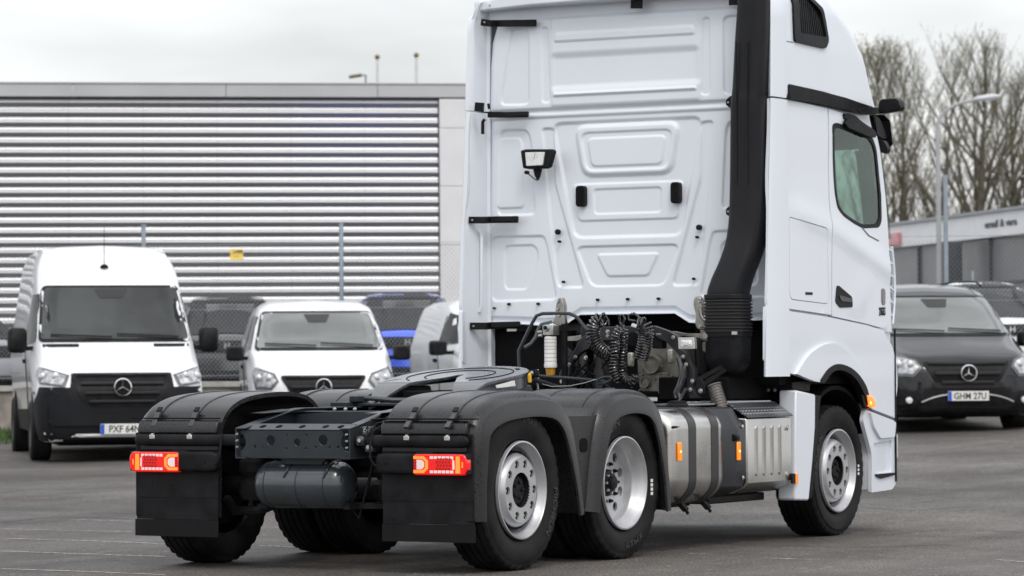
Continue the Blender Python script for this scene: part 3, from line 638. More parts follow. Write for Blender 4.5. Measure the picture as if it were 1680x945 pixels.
        # bonnet edge and bumper lines
        b.patch('lower_intake', rpoly([(-.42, pz+.1), (.42, pz+.1), (.46, pz+.17), (-.46, pz+.17)], .02), M('mesh_black', (.008, .008, .009), .6), .022, .03)
        if kind == 'sprinter':
            for s in (1, -1): b.patch('bonnet_vent', rpoly([(s*.44, 1.335), (s*.86, 1.335), (s*.86, 1.37), (s*.44, 1.37)][::s], .01), plast, .008, .01)
            mb = MB(); mb.lathe([(0, .001), (.0, .05), (.03, .045), (.05, .001)], b.fn(0)(-.05, 2.30)[0], 'z', 16); o_ = obj('antenna_base', mb, plast, t)
            q = b.fn(0)(-.05, 2.30)[0]; mb = MB(); mb.tube([q, q+Vector((.02, 0, .5))], [.006, .003], 5); obj('antenna', mb, plast, t)
            b.patch('bumper_step', rpoly([(-.8, .42), (.8, .42), (.86, .50), (.5, .55), (-.5, .55), (-.86, .50)], .03), M('bumper_plastic', None), .035, .05)
        if kind == 'vito':
            for s in (1, -1):
                P = rpoly([(s*.62, .34), (s*.86, .34), (s*.88, .46), (s*.66, .46)][::s], .03); fl = b.patch('fog_lamp_bay', P, plast, .018, .02)
                q = b.fn(.03)(s*.72, .40)[0]; mb = MB(); mb.lathe([(.03, .001), (.028, .035), (.0, .045)], q, 'x', 16); obj('fog_lamp', mb, lensclear, fl)
            if cat == 'van' and 'black' in label:
                for s in (1, -1): mb = MB(); mb.tube([(-2.1, s*.72, 1.86), (-2.3, s*.72, 1.92), (-3.4, s*.72, 1.95), (-4.5, s*.72, 1.92), (-4.7, s*.72, 1.88)], .015, 8); obj('roof_rail', mb, plast, t)
                mb = MB(); q0 = []; f2 = b.fn(.016); 
                for i in range(15): y = -.58+1.16*i/14; q0.append(f2(y, .475+.10*(abs(y)/.58)**3*-1+.0)[0])
                mb.tube(q0, .014, 6); obj('bumper_trim', mb, M('satin_trim', (.3, .3, .31), .3, metal=.8), t)
    if plate_txt:
        q = b.fn(.03)(0, pz)[0]; plate_no(b, q.x+.012, pz, plate_txt, t)
    for s in (1, -1):
        b.patch('side_window', swz, wscr, .008, .02, side=s, step=.15)
        mx_ = -1.25 if kind != 'suv' else -1.5; w0 = 1.0 if kind == 'sprinter' else .96
        mb = MB(); hgt = mirh; yy = s*(w0+.14); mb.loft([[(mx_+dx, yy+q[0]*.115*k, mirz+q[1]*hgt/2*k) for q in rrect(-1, 1, -1, 1, .5, 3)] for dx, k in ((.10, .75), (.06, .97), (-.06, 1), (-.09, .9))]); o_ = obj('wing_mirror', mb, plast, t, ang=50)
        mb = MB(); mb.bar((mx_, s*(w0-.12), mirz-hgt*.3), (mx_, yy, mirz-hgt*.35), .05, .05); obj('mirror_arm', mb, plast, o_)
        # door seams and handle
        mb = MB(); f = b.fn(.003, s); xx = swz[-1][0]-.03; mb.tube([f(xx, z_)[0] for z_ in np.linspace(.45, swz[1][1], 12)], .006, 5); obj('door_seam', mb, dark, t)
        b.patch('door_handle', rrect(swz[-1][0]-.25, swz[-1][0]-.1, swz[0][1]-.25, swz[0][1]-.2, .02), plast, .03, .03, side=s)
        if kind == 'sprinter': b.patch('bumper_corner', [(.0, .24), (-.62, .24), (-.62, .60), (-.30, .78), (-.02, .86)], M('bumper_plastic', None), .015, .03, side=s, step=.1)
        if kind == 'sprinter': b.patch('side_cladding', [(-.35, .26), (-5.7, .30), (-5.7, .55), (-.35, .62)], M('bumper_plastic', None), .014, .03, side=s, step=.2)
    for x in wx:
        for s in (1, -1): 
            mb = MB(); mb.lathe([(-.30 if s > 0 else 0, r_+.06), (0 if s > 0 else .30, r_+.06)], (x, s*((1.0 if kind == 'sprinter' else .955)+.004), r_+.02), 'y', 32)
            b.patch('wheel_arch', [(x+(r_+.06)*cos(k*pi/14), r_+.02+(r_+.06)*sin(k*pi/14)) for k in range(15)]+[(x-r_-.06, .28), (x+r_+.06, .28)], dark, .006, .01, side=s, step=.12)
            wheel_v(t, x, s*((1.0 if kind == 'sprinter' else .955)-.11), r_)
    mb = MB(); mb.box(wx[1]-.3, wx[0]+.5, -.7, .7, .18, .32); obj('underbody', mb, dark, t)
    return t, b
van('sprinter', 41.2, 200, 11, vwhite, 'parked_van', 'tall white panel van with black bumper, plate PXF 64N, left of the truck', 'van', 'PXF 64N')
van('vito', 45.6, 530, 6, vwhite, 'parked_van', 'low white van whose plate is hidden behind the truck fenders', 'van', None, wsmat=wscl)
van('vito', 44.2, 1586, 7, vblack, 'parked_van', 'wet black van with plate GHM 27U at the right edge', 'van', 'GHM 27U', wsmat=wscl)
van('citan', 46.5, 885, 13, vwhite, 'parked_van', 'small white delivery van half hidden behind the truck cab', 'van', None)
van('suv', 55, 372, 4, greyp, 'parked_car', 'dark grey car behind the fence between the two white vans', 'car')
van('suv', 55, 668, 3, bluep, 'parked_car', 'bright blue car behind the chain link fence', 'car')
van('suv', 55, -20, 25, silverp, 'parked_car', 'silver and black car behind the fence at the left edge', 'car')
van('suv', 56, 1660, 4, vwhite, 'parked_car', 'white car behind the fence above the black van', 'car')
# ============================================================ THE TRUCK (world axes: x forward, y left, origin under the rear axle)
T = thing('tractor_truck', 'white three axle tractor truck with tall cab, seen from behind right with rear lights lit', 'truck')
Z1 = lambda pts: zig(3, 740, 0, pts)            # coordinates traced on enlargements of the photo
Z2 = lambda pts: zig(3, 740, 300, pts)
Z3 = lambda pts: zig(3.5, 1200, 0, pts)
Z4 = lambda pts: zig(3.5, 1200, 260, pts)
Z5 = lambda pts: zig(3.5, 1200, 500, pts)
Z6 = lambda pts: zig(3.5, 1200, 675, pts)
def csm(P, k=4):
    P = [Vector(p) for p in P]; n = len(P); o = []
    for i in range(n):
        p0, p1, p2, p3 = P[i-1], P[i], P[(i+1) % n], P[(i+2) % n]
        if (p1-p0).angle(p2-p1) > 1.0: p0 = p1
        if (p2-p1).angle(p3-p2) > 1.0: p3 = p2
        for j in range(k): t = j/k; o.append(tuple(.5*((2*p1)+(-p0+p2)*t+(2*p0-5*p1+4*p2-p3)*t*t+(-p0+3*p1-3*p2+p3)*t**3)))
    return o
def bolt(p, r=.011, ax=0, parent=T, mat_=zinc, h=.012, name='bolt'):
    mb = MB(); mb.lathe([(-h, .0005), (-h, r*.75), (-h*.5, r), (0, r), (0, r*1.3), (h*.2, r*1.3)], p, 'xyz'[ax] if ax != 1 else 'y', 10); return obj(name, mb, mat_, parent)
# ---- cab rear wall: pressed steel with real relief
XW = 3.70
def wall_relief():
    ny, nz_ = 400, 430
    ys = np.linspace(-1.17, 1.17, ny); t = np.linspace(0, 1, nz_)
    zb = np.interp(np.abs(ys), [0, .385, .50, .70, .80, 1.17], [1.612, 1.612, 1.545, 1.535, 1.545, 1.56]); zt_ = 3.80-.012*0
    Yg, Tg = np.meshgrid(ys, t); Zg = zb[None, :]+(zt_-zb[None, :])*Tg
    wmax = np.interp(Zg, [1.5, 2.4, 3.1, 3.45, 3.62, 3.74, 3.80], [1.17, 1.16, 1.145, 1.135, 1.12, 1.08, 1.0])
    Yg = Yg*wmax/1.17; h = np.zeros_like(Yg)
    def feat(P, amp, w=.016, r=.05, both=True):
        nonlocal h
        P = rpoly(P, r); w = max(.010, w*.62)
        for Q in ([P, [(-a, b) for a, b in P]] if both else [P]):
            d = sdf(Yg, Zg, Q); s = np.clip(d/w*.5+.5, 0, 1); h = h+amp*s*s*(3-2*s)
    X = lambda pts: ox(XW, pts)
    sym = lambda pts: [(-a, b) for a, b in pts[::-1]]
    def both(Lp): return Lp+sym(Lp)             # left half outline -> symmetric outline
    # upper panel
    feat(X(Z1([(305, 143), (388, 140), (390, 515), (255, 517), (255, 470)])), -.012, r=.05)
    feat(X(Z1([(452, 137), (482, 135), (497, 503), (455, 507)])), -.010, r=.03)
    feat(both([(.60, 3.78), (.60, 3.13)]), .010, .03, both=False, r=.02)
    feat(both([(.59, 3.50), (.60, 3.26)]), -.016, .05, both=False, r=.03)
    feat(both([(.56, 3.66), (.57, 3.60)]), .010, .02, both=False, r=.02)
    feat(both([(.575, 3.225), (.58, 3.205)]), .014, .02, both=False, r=.008)
    # fold between the upper and lower panels
    s = 1/(1+np.exp(-(Zg-3.115)/.004)); h = h+.022*s
    feat(both([(1.3, 3.085), (1.3, 3.055)]), .012, .018, both=False, r=.01)
    # centre field
    tr = X([(907, 203), (942, 390)]); feat(both([tr[0], tr[1]]), -.016, .026, both=False, r=.07)
    feat(both(X(Z1([(608, 622), (648, 866)]))), .022, .034, both=False, r=.09)
    feat(both(X(Z1([(640, 655), (668, 840)]))), -.010, .016, both=False, r=.06)
    feat(both(X(Z1([(672, 682), (692, 820)]))), .009, .010, both=False, r=.045)
    feat(both(X(Z2([(594, 8), (624, 188)]))), .010, .016, both=False, r=.04)
    feat(both(X(Z2([(700, 32), (704, 153)]))), -.009, .010, both=False, r=.03)
    feat(both(X(Z2([(615, 315), (690, 510)]))), -.012, .016, both=False, r=.06)
    feat(both(X(Z2([(716, 352), (768, 460)]))), .010, .012, both=False, r=.03)
    # slanting channels and outer fields
    feat(X(Z1([(448, 632), (505, 632)])+Z2([(510, 0), (648, 497), (642, 514), (532, 514), (518, 480), (470, 0)])), -.014, .018, r=.03)
    feat(X(Z1([(245, 640), (374, 640), (392, 690)])+Z2([(412, 130), (404, 154), (228, 160)])), -.014, .018, r=.05)
    feat(X(Z1([(246, 682), (338, 678), (350, 720)])+Z2([(354, 105), (346, 122), (228, 126)])), .010, .012, r=.03)
    feat(X(Z2([(200, 265), (456, 261), (470, 300), (520, 574), (200, 582)])), -.012, .018, r=.05)
    feat(X(Z2([(260, 310), (402, 305), (424, 335), (422, 390), (366, 518), (350, 524), (270, 524), (258, 500)])), -.010, .014, r=.04)
    # bottom lip
    lip = zb[None, :]+.0*Zg; d = (Zg-lip); s = np.clip((.055-d)/.02, 0, 1); h = h-.018*s; s = np.clip((.012-d)/.006, 0, 1); h = h+.028*s
    # rounded sides
    e = (wmax-np.abs(Yg)); s = np.clip(1-e/.05, 0, 1); h = h-.045*s*s
    e = (3.80-Zg); s = np.clip(1-e/.05, 0, 1); h = h-.035*s*s
    mb = MB(); V = np.stack([XW-h, Yg, Zg], -1).reshape(-1, 3); mb.v = [tuple(p) for p in V]
    I = np.arange(ny*nz_).reshape(nz_, ny); q = np.stack([I[:-1, :-1], I[1:, :-1], I[1:, 1:], I[:-1, 1:]], -1).reshape(-1, 4); mb.f = [tuple(int(a) for a in r) for r in q]
    return mb
rw_ = obj('cab_rear_wall', wall_relief(), white, T, ang=60)
# plugs and grab vents
for (u, v), r in (((914.3, 380.5), .020), ((1146, 373), .020), ((917, 396.3), .010), ((1143, 389), .010), ((923.7, 462.5), .010), ((1137.3, 457.5), .010), ((834, 499), .010), ((882, 498.5), .010), ((979.7, 491.8), .010), ((1029, 490.7), .010), ((1079.5, 490), .010), ((810, 505.5), .008)):
    p = at(0, XW-.022, u, v); mb = MB(); mb.lathe([(-.012, .0005), (-.010, r*.8), (-.003, r), (.02, r)], p, 'x', 18); obj('rubber_plug', mb, plast, rw_)
for u0, v0, u1, v1 in ((945.5, 305, 961, 339), (1101, 299, 1116.7, 333.5)):
    a = at(0, XW-.02, u0, v0); b_ = at(0, XW-.02, u1, v1); mb = MB(); mb.prism(rrect(b_.y, a.y, b_.z, a.z, .028), 0, XW-.036, XW+.01); vv = obj('cabin_air_vent', mb, plast, rw_, bev=.004)
    for i in range(9): mb = MB(); z_ = b_.z+.015+(a.z-b_.z-.03)*i/8; mb.box(XW-.041, XW-.034, b_.y+.012, a.y-.012, z_-.003, z_+.003); obj('vent_slat', mb, dark, vv)
# ---- cab shell: plan section varies with height
RC = .42
def wz_(z): return float(np.interp(z, [1.0, 1.6, 2.1, 3.12, 3.14, 3.5, 3.8, 3.92, 4.0, 4.03], [1.235, 1.24, 1.24, 1.222, 1.232, 1.222, 1.195, 1.15, 1.04, .9]))
def xf_(z): return float(np.interp(z, [1.0, 1.45, 1.7, 2.1, 2.5, 2.8, 3.1, 3.3, 3.5, 3.65, 3.80, 3.92, 4.0, 4.03], [6.02, 6.0, 5.98, 5.93, 5.86, 5.79, 5.64, 5.53, 5.44, 5.28, 5.08, 4.90, 4.60, 4.4]))
XR = 3.74
def plan(z, off=0, n=12):
    w, xf = wz_(z)-off, xf_(z)-off; p = []
    for i in range(8): p.append((XR+off+(xf-RC-XR-off)*i/7, -w, z))
    for i in range(1, n+1): a = pi/2*i/n; p.append((xf-RC+RC*sin(a)**.95, -(w-RC)-RC*cos(a)**.95 if i < n else -(w-RC), z))
    for i in range(1, 5): p.append((xf+.05*(1-(1-i/4)**2), -(w-RC)*(1-i/4), z))
    return p+[(x, -y, zz_) for x, y, zz_ in p[-2::-1]]
def Ys(x, z, off=.0):
    w, xf = wz_(z), xf_(z); d = x-(xf-RC)
    if d <= 0: y = w
    else: s = min(.999, d/RC); y = (w-RC)+RC*sqrt(1-s*s)
    if 1.6 < z < 2.9:
        zl = 2.36-.17*(x-3.8) if x < 4.6 else 2.22-.28*(x-4.6); q = (z-zl)
        y += .013*math.exp(-(q/.085)**2)*min(1, max(0, (x-3.7)/.3))-.010/(1+math.exp(-q/.03))*min(1, max(0, (2.9-z)/.3))
        y += .004*math.exp(-((x-5.05)/.22)**2-((z-1.78-.5*(x-5.05))/.13)**2)
    return y+off
def Yn(x, z):
    e = .01; dx = (Ys(x+e, z)-Ys(x-e, z))/(2*e); dz = (Ys(x, z+e)-Ys(x, z-e))/(2*e); return dx, dz
def fs(side=-1, off=.004):
    def f(x, z):
        dx, dz = Yn(x, z); dx = max(-2.5, min(0.3, dx)); n_ = Vector((-dx, 1, -dz)).normalized()
        p = Vector((x, Ys(x, z), z))+n_*off
        return Vector((p.x, p.y*-side*-1, p.z)), Vector((-n_.x, n_.y*-1*side*-1, -n_.z))
    return f
def side_xz(pts, y=-1.24):                      # pixel outline -> (x, z) on the curved cab side
    out = []
    for u, v in pts:
        yy = y
        for _ in range(12): p = at(1, yy, u, v); yy = -(Ys(min(p.x, xf_(p.z)-.02), p.z))
        out.append((p.x, p.z))
    return out
glass_out = side_xz([(1364.5, 206), (1371, 203), (1400, 212), (1428.6, 225), (1436, 245), (1439.5, 280), (1443.5, 320), (1444.5, 362), (1440, 372), (1414, 373.4), (1400, 366), (1383, 354), (1373, 341), (1368.5, 315), (1365.5, 260)])
hs = 1.0
zs = [1.45, 1.6, 1.8, 2.0]+[2.1+.1*i for i in range(10)]+[3.07, 3.12, 3.14, 3.2, 3.3, 3.4, 3.5, 3.6, 3.7, 3.8, 3.87, 3.93, 3.98, 4.01, 4.03]
def shell(off, name, mat_, zlist):
    zr = np.arange(zlist[0], zlist[-1], .05).tolist()+[zlist[-1]]; mb = MB(); mb.loft([plan(z, off) for z in zr], closed=False, caps=False)
    keep = []
    gp = [(a, b) for a, b in glass_out]
    for f in mb.f:
        c = Vector((0, 0, 0))
        for i in f: c += Vector(mb.v[i])
        c /= 4
        if inpoly(c.x, c.z, gp) and abs(c.y) > .75: continue
        if 2.2 < c.z < 3.0 and c.x > xf_(c.z)-off-.17 and abs(c.y) < (1.10 if off < .05 else .93): continue
        keep.append(f)
    mb.f = keep; n = len(mb.v); top = plan(zlist[-1], off); mb.add(top, [tuple(range(len(top)))]); bo = plan(zlist[0], off); mb.add(bo, [tuple(range(len(bo)))])
    return obj(name, mb, mat_, T, ang=50)
shell(.03, 'cab_shell', white, [1.48, 4.03]); shell(.07, 'cab_lining', inter, [1.5, 3.9])
mb = MB(); mb.box(3.69, 3.76, -1.13, 1.13, 3.76, 3.93); obj('roof_filler', mb, white, T); mb = MB(); mb.box(3.742, 3.80, -1.14, 1.14, 1.62, 3.78); obj('sleeper_bulkhead', mb, inter, T)
# windscreen
mb = MB(); 
mb.loft([[p for p in plan(z, -.002) if p[0] > xf_(z)-.20] for z in np.linspace(2.18, 3.02, 8)] if all(len([p for p in plan(z, -.002) if p[0] > xf_(z)-.20]) == len([p for p in plan(2.2, -.002) if p[0] > xf_(2.2)-.20]) for z in np.linspace(2.18, 3.02, 8)) else [[q for q in plan(z, -.002)[14:-14]] for z in np.linspace(2.18, 3.02, 8)], closed=False, caps=False); obj('windscreen', mb, cabglass, T)
# seats, dashboard and wheel inside
for s in (1, -1):
    mb = MB(); mb.box(4.45, 4.95, s*.65-.26, s*.65+.26, 1.85, 2.0); mb.box(4.38, 4.52, s*.65-.24, s*.65+.24, 1.95, 2.55); mb.box(4.40, 4.50, s*.65-.14, s*.65+.14, 2.57, 2.78); obj('seat', mb, M('seat_cover', (.30, .31, .30), .8, var=.2), T, bev=.05)
mb = MB(); mb.loft([[(x, y, z) for x, z in ((5.25, 1.55), (5.30, 2.05), (5.45, 2.16), (5.75, 2.12), (5.8, 1.55))] for y in (-1.1, 1.1)]); obj('dashboard', mb, inter, T, bev=.03)
mb = MB(); mb.tube([(5.18+.10*cos(a), .65+.21*sin(a), 2.2+.18*cos(a)) for a in [2*pi*i/24 for i in range(24)]], .015, 6, closed=True); mb.cyl((5.18, .65, 2.2), (5.4, .65, 2.0), .03, 8); obj('steering_wheel', mb, plast, T)
mb = MB(); mb.bar((5.28, -.55, 2.95), (5.28, -.55, 2.72), .05, .05); mb.bar((5.28, -.55, 2.74), (5.24, -.66, 2.62), .12, .10); obj('hanging_visor', mb, M('pale_plastic', (.6, .62, .6), .5), T)
# ---- side skins (both sides)
def mirrorx(f): return f
def side_plate(name, P, mat_, off=.006, depth=.022, holes=(), step=.08, sides=(-1, 1), ang=35, parent=T, first=None):
    res = []
    for s in sides:
        f0 = fs(-1, off)
        def f(x, z, s=s):
            p, n_ = f0(x, z); return Vector((p.x, abs(p.y)*s, p.z)), Vector((n_.x, -s*abs(n_.y), n_.z))
        mb = plate(MB(), P, list(holes), f, depth, step); res.append(obj(name, mb, mat_, parent, ang=ang))
    return res
belt = side_xz([(1281, 507), (1361.3, 518.6)]); 
rear_skin = rpoly(side_xz([(1262, 161), (1283, 161.5), (1356.5, 178), (1357, 270), (1358.5, 331), (1362.6, 360), (1362.6, 516.5), (1281, 504.5), (1257.5, 500)]), .012, 2)
hatch_o = rpoly(side_xz([(1293, 355), (1356.5, 374), (1359.5, 499.5), (1294, 491.5)]), [.03, .03, .06, .06])
hatch_i = rpoly(side_xz([(1293.5, 356.3), (1356, 375.3), (1359, 498.3), (1294.5, 490.3)]), [.03, .03, .06, .06])
side_plate('side_panel', rear_skin, white, holes=[hatch_o], step=.035)
hh = side_plate('storage_hatch', hatch_i, white, off=.006, step=.06)
side_plate('small_hatch_badge', rrect(*[f(q) for q in [side_xz([(1320, 483.5), (1331.5, 479.5)])] for f in (lambda q: q[0][0], lambda q: q[1][0], lambda q: q[0][1], lambda q: q[1][1])], .004), plast, off=.009, depth=.006, parent=hh[0], sides=(-1,), step=.02)
door_o = rpoly(side_xz([(1358.3, 178.5), (1385, 187), (1414, 199), (1428, 208), (1437, 221), (1443, 250), (1449, 300), (1453, 340), (1457, 400), (1459, 470), (1458.5, 530), (1449, 539), (1420, 531), (1364, 518.6), (1364, 360), (1360.3, 331), (1358.8, 270)]), [.01, .02, .05, .05, .03, .02, .02, .02, .02, .05, .05, .05, .02, .01, .02, .02, .02], 3)
doors = side_plate('door', door_o, white, holes=[rpoly(glass_out, .03, 3)], step=.035)
for k, s in enumerate((-1, 1)):
    ga = np.array(glass_out); gc = ga.mean(0); inn = rpoly([tuple((q-gc)*.935+gc) for q in ga], .05, 3)
    side_plate('window_seal', rpoly([tuple((q-gc)*1.02+gc) for q in ga], .04, 3), plast, off=.008, depth=.014, holes=[inn], sides=(s,), parent=doors[k], step=.06)
    side_plate('window', rpoly([tuple((q-gc)*.99+gc) for q in ga], .03, 3), cabglass, off=.001, depth=.003, sides=(s,), parent=doors[k], step=.12)
    side_plate('door_handle', rpoly(side_xz([(1371, 469), (1374, 468.5), (1395.7, 487), (1397, 504), (1376, 505), (1368.5, 495)]), .02), plast, off=.012, depth=.02, sides=(s,), parent=doors[k], step=.05)
    side_plate('handle_grip', rpoly(side_xz([(1373, 484), (1394, 490), (1395, 496), (1377, 494)]), .02), M('grip_black', (.04, .04, .042), .3), off=.018, depth=.008, sides=(s,), parent=doors[k], step=.05)
    e = side_plate('door_emblem', rpoly(side_xz([(1444.5, 474), (1447.5, 472.5), (1450.5, 477), (1450.3, 499), (1447.5, 501), (1445, 498)]), .02), M('emblem_dark', (.03, .03, .033), .25, coat=1), off=.012, depth=.012, sides=(s,), parent=doors[k], step=.04)[0]
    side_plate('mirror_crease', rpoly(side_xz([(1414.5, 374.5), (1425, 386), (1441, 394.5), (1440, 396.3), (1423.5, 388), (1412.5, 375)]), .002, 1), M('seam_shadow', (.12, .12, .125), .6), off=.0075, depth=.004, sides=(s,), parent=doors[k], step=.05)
tp = side_xz([(1440.5, 512), (1455.5, 514)])
obj('lettering', text_mb('2763LS', .085, lambda u, v, t: (tp[0][0]+u*(tp[1][0]-tp[0][0])/.36, -(Ys(tp[0][0]+u*(tp[1][0]-tp[0][0])/.36, tp[0][1]+v)+.009+t), tp[0][1]+v+u*.02), .003, .001, 'LEFT'), plast, T)
# ---- roof side skins, trim strip, louvre
roof_o = side_xz([(1266, 20), (1266.5, 156), (1283, 158.5), (1291, 137.5), (1350, 150.5), (1417, 171), (1428, 180)])
rz_ = [p for p in roof_o]; zz = lambda z: (xf_(z)-.16, z)
rP = [(3.565, 3.93), rz_[1], rz_[2], rz_[3], rz_[4], (xf_(3.15)-.18, 3.135), zz(3.25), zz(3.4), zz(3.55), zz(3.7), zz(3.82), (4.45, 3.93)]
lv_o = rpoly(side_xz([(1291, -12), (1318, -13), (1327, -2), (1346, 17), (1350, 37), (1355, 68), (1350, 80.5), (1299, 69)]), .03)
side_plate('roof_side', rpoly(rP, .02, 2), white, off=.010, depth=.03, step=.06, holes=[lv_o])
lv = side_plate('roof_louvre', lv_o, plast, off=.028, depth=.05, step=.06, holes=[rpoly(side_xz([(1301, -10), (1316, -10), (1324, 2), (1342, 20), (1346, 38), (1351, 62), (1308, 55)]), .03)])
lg = side_plate('louvre_mesh', rpoly(side_xz([(1300, -10.5), (1317, -11), (1325, 1), (1343, 19), (1347, 38), (1351.5, 63), (1307, 56)]), .03), dark, off=.006, depth=.01, step=.1)
for i in range(13):
    P = side_xz([(1303+i*3.2, 2+max(0, i-6)*5.2), (1304.3+i*3.2, 2+max(0, i-6)*5.2), (1309+i*3.25, 57+i*.45), (1307.7+i*3.25, 57+i*.45)]); side_plate('louvre_slat', P, plast, off=.014, depth=.01, sides=(-1,), parent=lg[0], step=.2)
sh_ = side_plate('roof_trim_strip', rpoly(side_xz([(1291.5, 139.5), (1330, 147.5), (1382, 161), (1417, 173.3), (1428, 185), (1424, 189), (1398, 184), (1357, 174.5), (1283.5, 160.3)]), .01, 2), plast, off=.032, depth=.05, step=.08)
# seam lines across the roof side
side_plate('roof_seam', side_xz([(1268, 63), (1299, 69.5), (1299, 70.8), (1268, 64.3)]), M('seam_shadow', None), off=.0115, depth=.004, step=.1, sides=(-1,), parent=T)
# front of the roof down to the visor, and sun visor
mb = MB(); mb.loft([[(xf_(3.0)+.06+.18*(1-(k/10-1)**2)-.02+dx, (k/10-1)*1.12, 3.02+dz) for k in range(21)] for dx, dz in ((0, .10), (.12, .06), (.16, -.12), (.12, -.14), (.06, .03))]); obj('sun_visor', mb, plast, T)
# ---- mirrors: camera arm, window deflector, ramp mirror
def proj_box(name, outline, y0, y1, mat_, bev=.02, parent=T, yref=None):
    P = oy(yref or y0, outline); mb = MB(); mb.prism(P, 1, y0, y1); return obj(name, mb, mat_, parent, bev=bev)
for s in (-1, 1):
    def pb(name, outline, y0, y1, mat_, bev=.015, parent=T):
        P = oy((y0+y1)/2, outline); mb = MB(); mb.prism(rpoly(P, .02, 3), 1, s*abs(y0), s*abs(y1)); return obj(name, mb, mat_, parent, bev=bev)
    arm = pb('camera_arm', [(1404, 181), (1418, 175.5), (1436, 176.5), (1445, 176), (1445, 186), (1430, 189), (1412, 187)], -1.235, -1.262, plast, .006)
    def px_(name, outline, X0_, th, mat_, bev=.01, parent=T): mb = MB(); mb.prism([(y*-s, z) for y, z in rpoly(ox(X0_, outline), .012, 3)], 0, X0_, X0_+th); return obj(name, mb, mat_, parent, bev=bev)
    px_('camera_mirror', [(1440.5, 186), (1440.5, 170), (1445, 162.5), (1470, 161), (1474, 166), (1477, 176), (1473, 181), (1456, 184)], 5.22, .10, plast, .015, arm)
    pb('marker_block', [(1424, 160), (1435, 156.5), (1438, 173), (1427, 176)], -1.08, -1.10, M('marker_dark', (.015, .015, .015), .25), .01)
    pb('window_deflector', [(1384, 202), (1388, 196), (1397, 194), (1432, 213), (1437, 222), (1434, 226), (1424, 225), (1390, 210)], -1.238, -1.262, plast, .01)
    pb('deflector_arm', [(1383, 186), (1390, 186), (1402, 190), (1413, 200), (1430, 211), (1437, 219), (1428, 217), (1407, 203), (1396, 196.5), (1384, 195)], -1.225, -1.245, plast, .006)
    pb('visor_end', [(1434, 190), (1442, 194), (1455, 226), (1450, 229), (1444, 226), (1438, 222)], -1.09, -1.105, plast, .004)
    px_('kerb_mirror', [(1438, 228), (1450, 231), (1456, 243), (1455, 250), (1452, 252), (1440, 248)], 5.62, .06, plast, .01)
# ---- side extenders behind the cab
for s in (-1, 1):
    zt_ = np.linspace(1.16, 3.90, 26); secs = []
    for z in zt_:
        xr = float(np.interp(z, [1.16, 1.7, 3.05, 3.13, 3.8, 3.86, 3.90], [3.40, 3.42, 3.52, 3.515, 3.55, 3.58, 3.66])); w = float(np.interp(z, [1.2, 2, 3.11, 3.12, 3.8, 3.9], [1.25, 1.25, 1.248, 1.25, 1.24, 1.20]))
        xe = XR+.03
        secs.append([(xe, s*w, z), (xr+.02, s*(w+.002), z), (xr, s*(w-.012), z), (xr+.012, s*(w-.03), z), (3.56, s*(w-.055), z), (3.575, s*(w-.062), z), (3.70, s*(w-.085), z), (3.715, s*(w-.105), z), (xe, s*(w-.105), z)])
    k1 = [q for q in secs if q[0][2] < 3.105]; k2 = [q for q in secs if q[0][2] >= 3.105]
    lo = [(p[0], p[1], 3.106) for p in k1[-1]]; hi = [(p[0], p[1], 3.118) for p in k2[0]]
    for nm, q in (('side_extender', k1+[lo]), ('upper_side_extender', [hi]+k2)):
        mb = MB(); mb.loft(q); ex = obj(nm, mb, white, T, ang=40)
mb = MB(); mb.tube([at(0, 3.60, 786, 378), at(0, 3.60, 790, 385), at(0, 3.60, 790, 500), at(0, 3.60, 787, 512)], .012, 8); obj('pressed_rib', mb, white, T)
# roof overhang
mb = MB(); mb.loft([[(3.60, -1.21, z0), (3.54, -.7, z0+.015), (3.52, 0, z0+.02), (3.54, .7, z0+.015), (3.60, 1.21, z0), (4.4, 1.05, z0+.02), (4.4, -1.05, z0+.02)] for z0 in (3.845, 3.93)]); obj('roof_overhang', mb, white, T, bev=.015)
mb = MB(); q = at(0, 3.6, 806, 9); mb.box(3.58, 3.62, q.y-.035, q.y+.035, q.z-.03, q.z+.03); obj('roof_bracket', mb, white, T, bev=.008); bolt((3.575, q.y, q.z), .006)
# black hinges joining the extenders to the wall
def strip(name, px_, w, parent=T, th=.014, mat_=plast):
    pts = [at(0, x, u, v) for x, u, v in px_]; mb = MB()
    for a, b in zip(pts, pts[1:]): mb.bar(a, b, th, w)
    return obj(name, mb, mat_, parent, bev=.004)
for uv, w in ((((3.50, 789, 36.5), (3.52, 806, 38.5), (3.62, 816, 38.5), (3.64, 880, 37.5)), .050), (((3.60, 800, 188), (3.64, 830, 188.5), (3.645, 867, 187.5)), .044), (((3.50, 769, 361), (3.55, 798, 361), (3.64, 805, 360.5), (3.65, 850, 360)), .050), (((3.50, 771, 535), (3.55, 798, 535), (3.63, 806, 534), (3.65, 853, 533)), .052)):
    h_ = strip('extender_bracket', uv, w)
    if uv[0][2] > 100: strip('bracket_plate', [(3.60, uv[-2][1], uv[-2][2]-1), (3.62, uv[-1][1], uv[-1][2]-1)], w*.72, h_, .03)
    if uv[0][2] != 188: bolt(at(0, uv[0][0]-.02, uv[0][1]+6, uv[0][2]), .005, parent=h_)
strip('latch_plate', [(3.5, 779, 175), (3.5, 794, 176)], .065); strip('latch_pin', [(3.62, 801, 170), (3.62, 803, 179)], .02, mat_=plast)
mb = MB(); mb.tube([at(0, 3.52, 795, 196), at(0, 3.52, 792, 200), at(0, 3.52, 792, 220)], .013, 8); obj('latch_hook', mb, plast, T)
strip('lower_bracket_tab', [(3.64, 832, 541.5), (3.64, 848, 541.5)], .022, mat_=zinc)
strip('top_clip', [(3.60, 1035, 6), (3.60, 1054, 6)], .07); strip('top_clip', [(3.60, 1196, 3), (3.60, 1225, 2)], .05)
